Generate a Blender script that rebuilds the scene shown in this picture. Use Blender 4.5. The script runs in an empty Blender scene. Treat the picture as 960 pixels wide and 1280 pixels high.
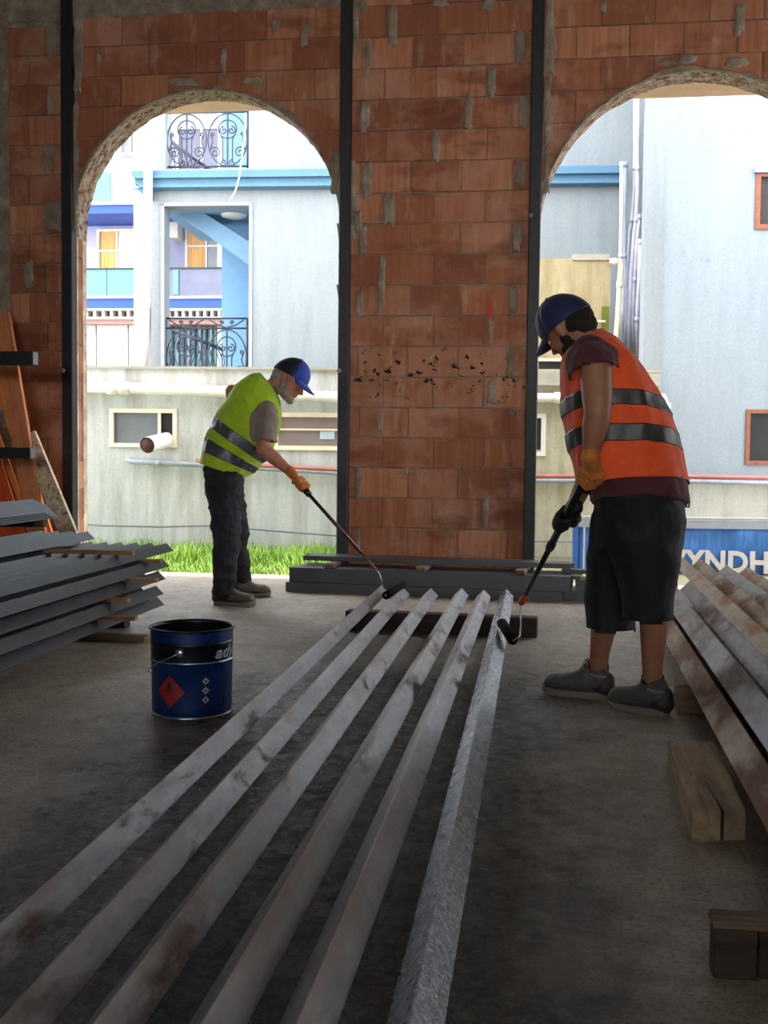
import bpy, bmesh, math, random
from mathutils import Vector, Matrix, Quaternion, noise
random.seed(7)
PI = math.pi
scn = bpy.context.scene
C = scn.collection

# ---------------------------------------------------------------- camera
F_PX, H_CAM = 1390.0, 1.0
YAW, PITCH, ROLL = math.radians(7.8), math.radians(3.11), math.radians(0.6)
cam_data = bpy.data.cameras.new('camera'); cam = bpy.data.objects.new('camera', cam_data); C.objects.link(cam)
cam_data.sensor_fit = 'VERTICAL'; cam_data.sensor_height = 36.0
cam_data.lens = F_PX / 1280.0 * 36.0
cam_data.clip_start = 0.05; cam_data.clip_end = 300
CR = Matrix.Rotation(YAW, 3, 'Z') @ Matrix.Rotation(PI/2 - PITCH, 3, 'X') @ Matrix.Rotation(ROLL, 3, 'Z')
CP = Vector((0, 0, H_CAM))
cam.matrix_world = Matrix.Translation(CP) @ CR.to_4x4()
scn.camera = cam

# ---------------------------------------------------------------- world, sun, fill lights, exposure
scn.view_settings.view_transform = 'Standard'; scn.view_settings.look = 'None'
scn.view_settings.exposure = 0.0; scn.view_settings.gamma = 1.0; scn.view_settings.use_curve_mapping = False
scn.cycles.use_denoising = True
scn.cycles.max_bounces = 8; scn.cycles.diffuse_bounces = 4; scn.cycles.glossy_bounces = 4; scn.cycles.sample_clamp_indirect = 6
w = bpy.data.worlds.new('world'); scn.world = w; w.use_nodes = True
wn = w.node_tree; wn.nodes.clear()
wo = wn.nodes.new('ShaderNodeOutputWorld'); wb = wn.nodes.new('ShaderNodeBackground')
sky = wn.nodes.new('ShaderNodeTexSky'); sky.sky_type = 'HOSEK_WILKIE'
sky.sun_direction = (0.48, 0.24, 0.84); sky.turbidity = 5.0; sky.ground_albedo = 0.4
mixc = wn.nodes.new('ShaderNodeMix'); mixc.data_type = 'RGBA'; mixc.inputs['Factor'].default_value = 0.55
mixc.inputs['B'].default_value = (1.0, 1.0, 1.02, 1)
wn.links.new(sky.outputs[0], mixc.inputs['A']); wn.links.new(mixc.outputs['Result'], wb.inputs[0])
wb.inputs[1].default_value = 11.0
wn.links.new(wb.outputs[0], wo.inputs[0])

def light(name, kind, loc, energy, color=(1, 1, 1), size=1.0, size_y=None, target=None, direction=None, angle=None):
    d = bpy.data.lights.new(name, kind); d.energy = energy; d.color = color
    o = bpy.data.objects.new(name, d); C.objects.link(o); o.location = loc
    if kind == 'AREA':
        d.shape = 'RECTANGLE'; d.size = size; d.size_y = size_y or size
    if angle: d.angle = angle
    if target is not None: direction = Vector(target) - Vector(loc)
    if direction is not None: o.rotation_euler = Vector(direction).to_track_quat('-Z', 'Y').to_euler()
    return o
light('sun', 'SUN', (6, 9, 12), 8.0, (1.0, 0.93, 0.82), direction=(-0.48, -0.24, -0.84), angle=math.radians(2.0))
# unseen fill lights, added behind the camera and at right to light the wall
rb_ = light('rear_fill', 'AREA', (0.2, -6.5, 2.1), 20, (1.0, 0.97, 0.92), 6.0, 1.0, target=(-0.2, 8, 2.7)); rb_.data.spread = math.radians(36)
light('right_fill', 'AREA', (4.85, 7.0, 1.3), 16, (0.95, 0.97, 1.0), 1.8, 2.2, target=(-1.0, 8.6, 1.6))

# ---------------------------------------------------------------- pixel <-> place helpers
def ray(px, py): return CR @ Vector(((px - 480) / F_PX, -(py - 640) / F_PX, -1.0))
def P(px, py, d): return CP + ray(px, py) * d
def at_z(px, py, z=0.0):
    r = ray(px, py); return CP + r * ((z - CP.z) / r.z)
def at_Y(px, py, Y):
    r = ray(px, py); return CP + r * (Y / r.y)
def at_X(px, py, X):
    r = ray(px, py); return CP + r * (X / r.x)

class Frame:
    """a vertical wall plane Y = Y0 + m X; local u along it, z up, n towards the camera"""
    def __init__(s, Y0, m=0.0):
        s.a = math.atan(m); s.o = Vector((0, Y0, 0))
        s.t = Vector((math.cos(s.a), math.sin(s.a), 0)); s.nn = Vector((math.sin(s.a), -math.cos(s.a), 0))
    def uz(s, px, py, n=0.0):
        r = ray(px, py); o = s.o + s.nn * n
        k = (o - CP).dot(s.nn) / r.dot(s.nn); p = CP + r * k
        return (p - s.o).dot(s.t), p.z
    def w(s, u, z, n=0.0): return s.o + s.t * u + s.nn * n + Vector((0, 0, z))
    def M(s): return Matrix(((s.t.x, -s.nn.x, 0, s.o.x), (s.t.y, -s.nn.y, 0, s.o.y), (0, 0, 1, 0), (0, 0, 0, 1)))

# ---------------------------------------------------------------- mesh builder
class MB:
    def __init__(s): s.v = []; s.f = []; s.sm = []
    def add(s, vs, fs, smooth=False):
        b = len(s.v); s.v += [tuple(x) for x in vs]; s.f += [tuple(i + b for i in q) for q in fs]; s.sm += [smooth] * len(fs); return s
    def hexa(s, p):  # 8 points: bottom 4 ccw, top 4
        return s.add(p, [(3, 2, 1, 0), (4, 5, 6, 7), (0, 1, 5, 4), (1, 2, 6, 5), (2, 3, 7, 6), (3, 0, 4, 7)])
    def box(s, x0, x1, y0, y1, z0, z1, M=None):
        p = [Vector(q) for q in ((x0, y0, z0), (x1, y0, z0), (x1, y1, z0), (x0, y1, z0), (x0, y0, z1), (x1, y0, z1), (x1, y1, z1), (x0, y1, z1))]
        if M is not None: p = [M @ q for q in p]
        return s.hexa(p)
    def cbox(s, x0, x1, y0, y1, z0, z1, c=0.005, M=None):
        """box with chamfered vertical and front/top edges (all 12 edges)"""
        pts = []; bm = bmesh.new()
        bmesh.ops.create_cube(bm, size=1.0)
        for v in bm.verts: v.co = Vector((x0 if v.co.x < 0 else x1, y0 if v.co.y < 0 else y1, z0 if v.co.z < 0 else z1))
        bmesh.ops.bevel(bm, geom=bm.edges[:], offset=c, segments=1, affect='EDGES', profile=0.5)
        bm.verts.index_update()
        vs = [(M @ v.co) if M is not None else v.co.copy() for v in bm.verts]; fs = [tuple(v.index for v in f.verts) for f in bm.faces]
        bm.free(); return s.add(vs, fs)
    def fbox(s, F, u0, u1, z0, z1, n0, n1):  # in a wall frame, n towards camera
        p = [F.w(u0, z0, n1), F.w(u1, z0, n1), F.w(u1, z0, n0), F.w(u0, z0, n0), F.w(u0, z1, n1), F.w(u1, z1, n1), F.w(u1, z1, n0), F.w(u0, z1, n0)]
        return s.hexa(p)
    def frect(s, F, px0, py0, px1, py1, n0=0.0, n1=0.05):
        cx, cy = (px0 + px1) / 2, (py0 + py1) / 2
        u0 = F.uz(px0, cy, n1)[0]; u1 = F.uz(px1, cy, n1)[0]; z1 = F.uz(cx, py0, n1)[1]; z0 = F.uz(cx, py1, n1)[1]
        return s.fbox(F, u0, u1, z0, z1, n0, n1)
    def tube(s, pts, r, n=8, cap=True, ups=None, closed=False):
        pts = [Vector(p) for p in pts]; m = len(pts)
        rs = r if isinstance(r, (list, tuple)) else [r] * m
        prev = None; vs = []
        for i, p in enumerate(pts):
            a = pts[i - 1] if (i > 0 or closed) else p; b = pts[(i + 1) % m] if (i < m - 1 or closed) else p
            t = (b - a).normalized()
            if prev is None:
                h = Vector((0, 0, 1)) if abs(t.z) < 0.9 else Vector((1, 0, 0))
                x = t.cross(h).normalized()
            else:
                x = (prev - t * prev.dot(t)).normalized()
            prev = x; y = t.cross(x)
            rr = rs[i]; ra, rb = rr if isinstance(rr, tuple) else (rr, rr)
            for k in range(n):
                an = 2 * PI * k / n; vs.append(p + x * math.cos(an) * ra + y * math.sin(an) * rb)
        fs = []
        for i in range(m if closed else m - 1):
            j = (i + 1) % m
            for k in range(n): fs.append((i * n + k, i * n + (k + 1) % n, j * n + (k + 1) % n, j * n + k))
        if cap and not closed: fs += [tuple(range(n))[::-1], tuple((m - 1) * n + k for k in range(n))]
        return s.add(vs, fs, n > 5)
    def lathe(s, prof, n=32, M=None, close=False):
        vs = []; fs = []
        for (r, z) in prof:
            for k in range(n):
                a = 2 * PI * k / n; q = Vector((r * math.cos(a), r * math.sin(a), z)); vs.append(M @ q if M is not None else q)
        m = len(prof)
        for i in range(m if close else m - 1):
            j = (i + 1) % m
            for k in range(n): fs.append((i * n + k, i * n + (k + 1) % n, j * n + (k + 1) % n, j * n + k))
        return s.add(vs, fs, True)
    def prism(s, poly, fn, n0, n1, smooth=False):
        """poly of (u,z); fn(u,z,n) -> world; caps as ngons"""
        k = len(poly); vs = [fn(u, z, n1) for u, z in poly] + [fn(u, z, n0) for u, z in poly]
        fs = [tuple(range(k)), tuple(range(k, 2 * k))[::-1]] + [(i, i + k, (i + 1) % k + k, (i + 1) % k) for i in range(k)]
        return s.add(vs, fs, smooth)
    def extrude(s, prof, a, b, X, Z, ea=0, eb=0):
        """closed 2-D profile (x,z) swept from a to b"""
        k = len(prof); X = Vector(X); Z = Vector(Z); a = Vector(a); b = Vector(b)
        vs = [a + X * x + Z * z for x, z in prof] + [b + X * x + Z * z for x, z in prof]
        fs = [tuple(range(k))[::-1], tuple(range(k, 2 * k))] + [(i, (i + 1) % k, (i + 1) % k + k, i + k) for i in range(k)]
        return s.add(vs, fs)
    def data(s, name, mat, flip=False):
        me = bpy.data.meshes.new(name); me.from_pydata(s.v, [], s.f); me.materials.append(mat)
        if any(s.sm): me.polygons.foreach_set('use_smooth', s.sm)
        bm = bmesh.new(); bm.from_mesh(me); bmesh.ops.recalc_face_normals(bm, faces=bm.faces[:]); bm.to_mesh(me); bm.free()
        me.update(); return me
    def build(s, name, mat, parent=None, origin=None, rot=None, **tags):
        me = s.data(name, mat); o = bpy.data.objects.new(name, me); C.objects.link(o)
        if origin is not None:
            M = Matrix.Translation(Vector(origin)) @ (rot.to_4x4() if rot is not None else Matrix())
            me.transform(M.inverted()); o.matrix_world = M
        if parent is not None:
            o.parent = parent; o.matrix_parent_inverse = parent.matrix_world.inverted()
        for k, v in tags.items(): o[k] = v
        return o

def tag(o, label=None, category=None, group=None, kind=None):
    if label: o['label'] = label
    if category: o['category'] = category
    if group: o['group'] = group
    if kind: o['kind'] = kind
    return o
def thing(name, loc, label=None, category=None, group=None, kind=None, rotz=0.0):
    o = bpy.data.objects.new(name, None); C.objects.link(o); o.empty_display_size = 0.1
    o.matrix_world = Matrix.Translation(Vector(loc)) @ Matrix.Rotation(rotz, 4, 'Z')
    return tag(o, label, category, group, kind)
def sharedobj(name, me, parent, M):
    o = bpy.data.objects.new(name, me); C.objects.link(o); o.matrix_world = M
    if parent is not None: o.parent = parent; o.matrix_parent_inverse = parent.matrix_world.inverted()
    return o

# ---------------------------------------------------------------- materials
class NT:
    def __init__(s, name):
        s.m = bpy.data.materials.new(name); s.m.use_nodes = True; s.t = s.m.node_tree; s.t.nodes.clear()
        s.out = s.n('ShaderNodeOutputMaterial'); s.b = s.n('ShaderNodeBsdfPrincipled'); s.l(s.b.outputs[0], s.out.inputs[0])
    def n(s, t, **k):
        x = s.t.nodes.new(t)
        for a, b in k.items(): setattr(x, a, b)
        return x
    def l(s, a, b): s.t.links.new(a, b)
    def pos(s, scale=(1, 1, 1), obj=False):
        if obj:
            g = s.n('ShaderNodeTexCoord').outputs['Object']
        else: g = s.n('ShaderNodeNewGeometry').outputs['Position']
        mp = s.n('ShaderNodeMapping'); mp.inputs['Scale'].default_value = scale; s.l(g, mp.inputs[0]); return mp.outputs[0]
    def noise(s, vec, scale=5, detail=4, rough=0.55, dist=0.0, w=None):
        x = s.n('ShaderNodeTexNoise')
        if w is not None:
            x.noise_dimensions = '4D'; s.l(w, x.inputs['W']) if not isinstance(w, (int, float)) else setattr(x.inputs['W'], 'default_value', w)
        x.inputs['Scale'].default_value = scale; x.inputs['Detail'].default_value = detail
        x.inputs['Roughness'].default_value = rough; x.inputs['Distortion'].default_value = dist
        s.l(vec, x.inputs['Vector']); return x.outputs[0]
    def ramp(s, fac, stops):
        x = s.n('ShaderNodeValToRGB'); s.l(fac, x.inputs[0]); e = x.color_ramp.elements
        while len(e) < len(stops): e.new(0.5)
        for i, (p, c) in enumerate(stops):
            e[i].position = p; e[i].color = (c, c, c, 1) if isinstance(c, (int, float)) else (c[0], c[1], c[2], 1)
        return x.outputs[0]
    def mix(s, f, a, b, mode='MIX'):
        x = s.n('ShaderNodeMix'); x.data_type = 'RGBA'; x.blend_type = mode
        for v, k in ((f, 'Factor'), (a, 'A'), (b, 'B')):
            if isinstance(v, (int, float)): x.inputs[k].default_value = v if k == 'Factor' else (v, v, v, 1)
            elif isinstance(v, tuple): x.inputs[k].default_value = (v[0], v[1], v[2], 1)
            else: s.l(v, x.inputs[k])
        return x.outputs['Result']
    def math(s, op, a, b=None, c=None):
        x = s.n('ShaderNodeMath'); x.operation = op
        for i, v in enumerate((a, b, c)):
            if v is None: continue
            if isinstance(v, (int, float)): x.inputs[i].default_value = v
            else: s.l(v, x.inputs[i])
        return x.outputs[0]
    def rand(s): return s.n('ShaderNodeObjectInfo').outputs['Random']
    def set(s, col=None, rough=None, metal=None, bump=None, bstr=0.3, bdist=0.01, spec=None):
        for v, k in ((col, 'Base Color'), (rough, 'Roughness'), (metal, 'Metallic'), (spec, 'Specular IOR Level')):
            if v is None: continue
            if isinstance(v, (int, float)): s.b.inputs[k].default_value = v
            elif isinstance(v, tuple): s.b.inputs[k].default_value = (v[0], v[1], v[2], 1)
            else: s.l(v, s.b.inputs[k])
        if bump is not None:
            x = s.n('ShaderNodeBump'); x.inputs['Strength'].default_value = bstr; x.inputs['Distance'].default_value = bdist
            s.l(bump, x.inputs['Height']); s.l(x.outputs[0], s.b.inputs['Normal'])
        return s.m

def hexc(h, k=1.0):
    c = [int(h[i:i + 2], 16) / 255 for i in (0, 2, 4)]
    return tuple((x / 12.92 if x <= 0.04045 else ((x + 0.055) / 1.055) ** 2.4) * k for x in c)

def plain(name, col, rough=0.6, metal=0.0, var=0.15, scale=8, bstr=0.15, bdist=0.004, obj=False, spec=None, stretch=(1, 1, 1)):
    t = NT(name); p = t.pos(stretch, obj); n = t.noise(p, scale, 5)
    c = t.mix(t.ramp(n, [(0.3, 0), (0.7, 1)]), tuple(x * (1 - var) for x in col), tuple(min(1, x * (1 + var)) for x in col))
    return t.set(c, rough, metal, bump=t.noise(p, scale * 5, 3), bstr=bstr, bdist=bdist, spec=spec)

def stained(name, col, stain, stain2=None, s1=1.2, streak=0.5, rough=0.85, amount=0.5, patch=None):
    """weathered render: vertical streaks and blotches"""
    t = NT(name); p = t.pos(); ps = t.pos((3.0, 3.0, 0.35))
    a = t.ramp(t.noise(ps, 2.2, 6, 0.65), [(0.42, 0), (0.72, 1)]); b = t.ramp(t.noise(p, s1, 6, 0.6, 0.6), [(0.38, 0), (0.66, 1)])
    c = t.mix(t.math('MULTIPLY', a, streak), col, stain)
    c = t.mix(t.math('MULTIPLY', b, amount), c, stain2 or stain)
    if patch:
        q = t.ramp(t.noise(p, 0.9, 7, 0.7, 1.0, w=3.3), [(0.60, 0), (0.66, 1)]); c = t.mix(q, c, patch)
    c = t.mix(0.18, c, t.noise(p, 40, 3), 'OVERLAY')
    return t.set(c, rough, bump=t.noise(p, 30, 4), bstr=0.10, bdist=0.006)

def m_brick():
    t = NT('clay_block'); p = t.pos(); pv = t.pos((1, 1, 0.04)); rnd = t.rand()
    base = t.ramp(rnd, [(0.0, hexc('9a5a3c', .85)), (0.35, hexc('a86845')), (0.7, hexc('b67450')), (1.0, hexc('c4855f', 1.1))])
    stri = t.noise(pv, 28, 3, 0.6, w=t.math('MULTIPLY', rnd, 20))
    c = t.mix(t.ramp(stri, [(0.35, 0.0), (0.65, 0.55)]), base, hexc('87482c'))
    # whitish lime bloom with uneven edges
    bloom = t.ramp(t.noise(p, 2.6, 6, 0.6, 0.4), [(0.49, 0), (0.66, 0.6)])
    c = t.mix(bloom, c, hexc('c3927a'))
    fine = t.ramp(t.noise(t.pos((1.0, 1, 0.25)), 9, 5, 0.7, w=2.0), [(0.55, 0), (0.70, 0.5)])
    c = t.mix(fine, c, hexc('cdb09a'))
    c = t.mix(0.05, c, (0.34, 0.28, 0.25))
    # darker damp-burnt blocks
    dk = t.math('MULTIPLY', t.ramp(t.noise(t.pos((0.6, 1, 1.6)), 2.1, 4, 0.6, w=9.0), [(0.56, 0), (0.66, 1)]), 0.6)
    c = t.mix(dk, c, hexc('6a3422'))
    # tar splashes in one band of the pier
    sep = t.n('ShaderNodeSeparateXYZ'); t.l(t.n('ShaderNodeNewGeometry').outputs['Position'], sep.inputs[0])
    z = sep.outputs[2]; x = sep.outputs[0]
    zb = t.math('SUBTRACT', 1.0, t.math('MULTIPLY', t.math('ABSOLUTE', t.math('SUBTRACT', z, 1.57)), 4.2))
    xb = t.math('MULTIPLY', t.math('GREATER_THAN', x, -1.38), t.math('LESS_THAN', x, 0.1))
    sp = t.ramp(t.noise(t.pos((1, 1, 1.3)), 17, 3, 0.5, 0.3, w=5.5), [(0.60, 0), (0.64, 1)])
    sp = t.math('MULTIPLY', sp, t.math('MULTIPLY', t.ramp(zb, [(0.0, 0), (0.4, 1)]), xb))
    c = t.mix(sp, c, hexc('1c1412'))
    gr = t.noise(pv, 60, 2, 0.5)
    return t.set(c, 0.9, bump=t.math('ADD', t.math('MULTIPLY', gr, 0.7), t.noise(p, 45, 3)), bstr=0.45, bdist=0.004)

def m_mortar(name='cement_mortar', k=1.0):
    t = NT(name); p = t.pos(); a = t.noise(p, 7, 6, 0.65)
    c = t.ramp(a, [(0.3, hexc('5d5248', k * 1.5)), (0.55, hexc('7e7263', k * 1.5)), (0.75, hexc('a39684', k * 1.4))])
    return t.set(c, 0.95, bump=t.noise(p, 35, 5, 0.7), bstr=0.8, bdist=0.012)

def m_floor():
    t = NT('concrete_floor'); p = t.pos()
    sep = t.n('ShaderNodeSeparateXYZ'); t.l(t.n('ShaderNodeNewGeometry').outputs['Position'], sep.inputs[0])
    a = t.noise(p, 1.3, 7, 0.65); b = t.noise(t.pos((1.4, 1, 1)), 9, 6, 0.7); g = t.noise(p, 75, 3, 0.6)
    c = t.ramp(a, [(0.3, hexc('7a6f62', 1.4)), (0.5, hexc('958a7a', 1.4)), (0.72, hexc('b0a593', 1.4))])
    c = t.mix(t.ramp(b, [(0.35, 0.0), (0.75, 0.45)]), c, hexc('45403a'))
    c = t.mix(t.ramp(g, [(0.50, 0.0), (0.66, 0.6)]), c, hexc('37332f')); c = t.mix(t.ramp(t.noise(p, 130, 2, 0.6, w=3.0), [(0.56, 0.0), (0.68, 0.5)]), c, hexc('a89c8a'))
    c = t.mix(t.ramp(t.noise(p, 3.7, 8, 0.75, 0.8, w=4.0), [(0.57, 0), (0.68, 0.45)]), c, hexc('a89c8a'))
    # black paint soaked into the floor under the row of sections: (x,y) patch with ragged edge
    X = t.math('ADD', sep.outputs[0], t.math('MULTIPLY', t.math('SUBTRACT', t.noise(p, 2.2, 5, 0.7), 0.5), 1.1))
    xm = t.math('SUBTRACT', 1.0, t.math('DIVIDE', t.math('ABSOLUTE', t.math('ADD', X, 0.58)), 0.95))
    ym = t.math('SUBTRACT', 6.1, t.math('ADD', sep.outputs[1], t.math('MULTIPLY', t.noise(p, 1.7, 4, w=1.0), 1.6)))
    msk = t.math('MULTIPLY', t.ramp(xm, [(0.0, 0), (0.35, 1)]), t.ramp(ym, [(0.0, 0), (0.55, 1)]))
    brk = t.ramp(t.noise(t.pos((1.8, 1, 1)), 6, 6, 0.75, w=7.0), [(0.34, 0.5), (0.48, 1)])
    wet = t.math('MULTIPLY', msk, brk)
    c = t.mix(t.math('MULTIPLY', wet, 0.93), c, hexc('14161a'))
    r = t.mix(wet, t.ramp(b, [(0.3, 0.42), (0.7, 0.62)]), t.ramp(t.noise(t.pos((1, 1, 1)), 14, 5, 0.7, w=2.0), [(0.42, 0.10), (0.60, 0.60)]))
    bm_ = t.math('ADD', t.math('MULTIPLY', t.noise(p, 26, 6, 0.75), t.math('ADD', 1.0, t.math('MULTIPLY', wet, 1.3))), t.math('MULTIPLY', g, 0.6))
    return t.set(c, r, bump=bm_, bstr=0.55, bdist=0.012, spec=0.6)

def m_steel(name, base, rust, amt=0.5, rough=0.45, seed=1.0, metal=0.55, lime=None, ridge=None):
    t = NT(name); p = t.pos((1, 0.35, 1)); rnd = t.rand(); w = t.math('ADD', t.math('MULTIPLY', rnd, 31), seed)
    a = t.noise(p, 5, 7, 0.7, 0.2, w=w); b = t.noise(t.pos((1, 1, 1)), 60, 3, 0.6)
    c = t.mix(t.ramp(t.noise(p, 14, 6, 0.7, w=w), [(0.3, 0), (0.7, 1)]), tuple(x * 0.62 for x in base), tuple(min(1, x * 1.3) for x in base))
    f = t.ramp(a, [(0.62 - 0.25 * amt, 0), (0.70 - 0.2 * amt, 1)])
    c = t.mix(t.math('MULTIPLY', f, 0.9), c, rust)
    if lime: c = t.mix(t.ramp(t.noise(p, 8, 6, 0.75, w=t.math('ADD', w, 5)), [(0.58, 0), (0.66, 0.7)]), c, lime)
    if ridge:
        so = t.n('ShaderNodeSeparateXYZ'); t.l(t.n('ShaderNodeTexCoord').outputs['Object'], so.inputs[0])
        rz = t.ramp(t.math('DIVIDE', so.outputs[2], ridge), [(0.45, 0), (0.95, 1)])
        rn = t.ramp(t.noise(t.pos((1, 0.3, 1)), 3.0, 6, 0.7, w=t.math('ADD', w, 8)), [(0.42, 0), (0.56, 0.9)])
        c = t.mix(t.math('MULTIPLY', rz, rn), c, hexc('5a3420'))
        c = t.mix(t.math('MULTIPLY', rz, 0.25), c, hexc('c8c8c4'))
    mt = t.math('MULTIPLY', t.math('SUBTRACT', 1.0, f), metal)
    r = t.mix(f, t.ramp(b, [(0.3, rough - 0.08), (0.7, rough + 0.12)]), 0.85)
    return t.set(c, r, mt, bump=t.math('ADD', b, t.math('MULTIPLY', f, 0.6)), bstr=0.3, bdist=0.002)

def m_wood(name, col, dark, scale=1.0, axis=0, rough=0.8, obj=True):
    t = NT(name); st = [14.0, 14.0, 14.0]; st[axis] = 1.1
    p = t.pos(tuple(st), obj); a = t.noise(p, 1.6 * scale, 6, 0.65, 0.7, w=t.math('MULTIPLY', t.rand(), 17)); b = t.noise(t.pos((1, 1, 1), obj), 5, 5, 0.7)
    c = t.mix(t.ramp(a, [(0.35, 0), (0.65, 1)]), dark, col); c = t.mix(t.ramp(b, [(0.5, 0), (0.75, 0.55)]), c, tuple(x * 0.45 for x in dark))
    return t.set(c, rough, bump=a, bstr=0.5, bdist=0.004)

MAT = {}
MAT['brick'] = m_brick(); MAT['mortar'] = m_mortar(); MAT['mortar_pale'] = m_mortar('lime_plaster', 1.9)
MAT['floor'] = m_floor()
MAT['post'] = plain('black_painted_steel', (0.010, 0.011, 0.014), 0.5, 0.2, 0.4, 14, 0.2)
MAT['ceil'] = plain('concrete_soffit', (0.30, 0.27, 0.24), 0.9)
# ================================================================ SETTING: brick wall with two arches
YW, TW = 8.28, 0.24
L0, L1 = at_Y(92, 600, YW).x, at_Y(423, 600, YW).x
LC, LR = (L0 + L1) / 2, (L1 - L0) / 2
LZ = at_Y(268, 112, YW).z - LR
R0 = at_Y(667, 600, YW).x
RC = at_Y(874, 88, YW).x; RR = RC - R0; RZ = at_Y(874, 88, YW).z - RR
ZTOP = 4.78
ARCH = [(LC, LR, LZ), (RC, RR, RZ)]
def z_open(x):
    """top of an opening at x (0 = no opening)"""
    for c, r, zc in ARCH:
        d = abs(x - c)
        if d < r: return zc + math.sqrt(max(0, r * r - d * d))
    return 0.0
wall = None
def wall_slab():
    mb = MB(); xs = [-6.0]
    for c, r, zc in ARCH:
        xs += [c - r - 1e-4] + [c - r * math.cos(PI * k / 48) for k in range(1, 48)] + [c + r + 1e-4]
        xs += [c - r + 1e-4, c + r - 1e-4]
    xs += [5.0]; xs = sorted(xs)
    y0, y1 = YW + 0.012, YW + TW
    for a, b in zip(xs, xs[1:]):
        if b - a < 1e-6: continue
        if b - a < 3e-4:
            continue
        za, zb = z_open(a), z_open(b); m = (a + b) / 2
        inside = z_open(m) > 0
        if not inside: za = zb = -0.2
        else: za = max(za, 0); zb = max(zb, 0)
        mb.hexa([(a, y0, za), (b, y0, zb), (b, y1, zb), (a, y1, za), (a, y0, ZTOP), (b, y0, ZTOP), (b, y1, ZTOP), (a, y1, ZTOP)])
    return mb.build('wall_back', MAT['mortar'], kind='structure')
wall = wall_slab()

# ---- blocks, one object each, clipped to the arches
def row_z(k, off): return 4.62 - k * PITCH + off
PITCH = (at_Y(441, 87.2, YW).z - at_Y(441, 659.1, YW).z) / 15.0
ZR2 = at_Y(441, 87.2, YW).z      # joint between pier rows 2 and 3
def block(x0, x1, z0, z1, deep=0.0):
    j = random.uniform(-0.0025, 0.003) - deep
    ya, yb = YW + j, YW + 0.03
    g = 0.003
    x0 += g; x1 -= g + random.uniform(0, 0.004); z0 += 0.004; z1 -= 0.005
    if x1 - x0 < 0.02 or z1 - z0 < 0.02: return
    xs = [x0 + (x1 - x0) * k / 12 for k in range(13)]
    zz = [max(z0, z_open(x) + (0.012 if z_open(x) > 0 else 0)) for x in xs]
    if min(zz) >= z1 - 0.01: return
    mb = MB()
    if max(zz) <= z0 + 1e-6:
        tilt = random.uniform(-0.002, 0.002); c = 0.004
        # front face with a small chamfer and a slight tilt
        F_ = [(x0 + c, ya, z0 + c), (x1 - c, ya + tilt, z0 + c), (x1 - c, ya + tilt, z1 - c), (x0 + c, ya, z1 - c)]
        B_ = [(x0, ya + c, z0), (x1, ya + c + tilt, z0), (x1, ya + c + tilt, z1), (x0, ya + c, z1)]
        D_ = [(x0, yb, z0), (x1, yb, z0), (x1, yb, z1), (x0, yb, z1)]
        mb.add(F_ + B_ + D_, [(0, 1, 2, 3)] + [(i, (i + 1) % 4, (i + 1) % 4 + 4, i + 4) for i in range(4)] + [(i + 4, (i + 1) % 4 + 4, (i + 1) % 4 + 8, i + 8) for i in range(4)] + [(11, 10, 9, 8)])
    else:
        for i in range(12):
            a, b = zz[i], zz[i + 1]
            if a >= z1 - 0.003 and b >= z1 - 0.003: continue
            a = min(a, z1 - 0.002); b = min(b, z1 - 0.002)
            mb.hexa([(xs[i], ya, a), (xs[i + 1], ya, b), (xs[i + 1], yb, b), (xs[i], yb, a), (xs[i], ya, z1), (xs[i + 1], ya, z1), (xs[i + 1], yb, z1), (xs[i], yb, z1)])
    if mb.v: mb.build('brick', MAT['brick'], wall)
BL = 0.3745
def panel(xa, xb, zoff, phase_px, rows, top=99, zmin=0.0):
    """running bond between xa and xb; phase_px = ((px,py) of one joint in even rows, same for odd rows)"""
    ph = [at_Y(p[0], p[1], YW).x for p in phase_px]
    for k in rows:
        z1 = ZR2 + (2 - k) * PITCH + zoff + PITCH; z0 = z1 - PITCH
        if z1 < zmin: continue
        z1 = min(z1, top); z0 = max(z0, 0.0)
        p = ph[k % 2] + random.uniform(-0.01, 0.01); s = p - math.ceil((p - xa) / BL) * BL
        while s < xb:
            e = s + BL
            if e > xa and s < xb: block(max(s, xa), min(e, xb), z0, z1, random.choice([0, 0, 0, 0.002]))
            s = e
PW = 0.085   # post width
PX = [at_Y(85, 400, YW - 0.03).x, at_Y(431, 300, YW - 0.03).x, at_Y(668, 300, YW - 0.03).x]
panel(PX[1] + PW / 2 - .01, PX[2] - PW / 2 + .01, 0.0, ((511.5, 370), (543, 335)), range(0, 21))
panel(-4.1, PX[0] - PW / 2 + .01, -0.035, ((37, 270), (59, 410)), range(1, 21), top=4.40)
panel(PX[0] + PW / 2, PX[1] - PW / 2 + .01, 0.015, ((247, 83), (273, 48)), range(1, 11), top=4.42)
panel(PX[2] + PW / 2, 2.5, 0.02, ((787.5, 55), (818, 20)), range(0, 11))

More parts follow.
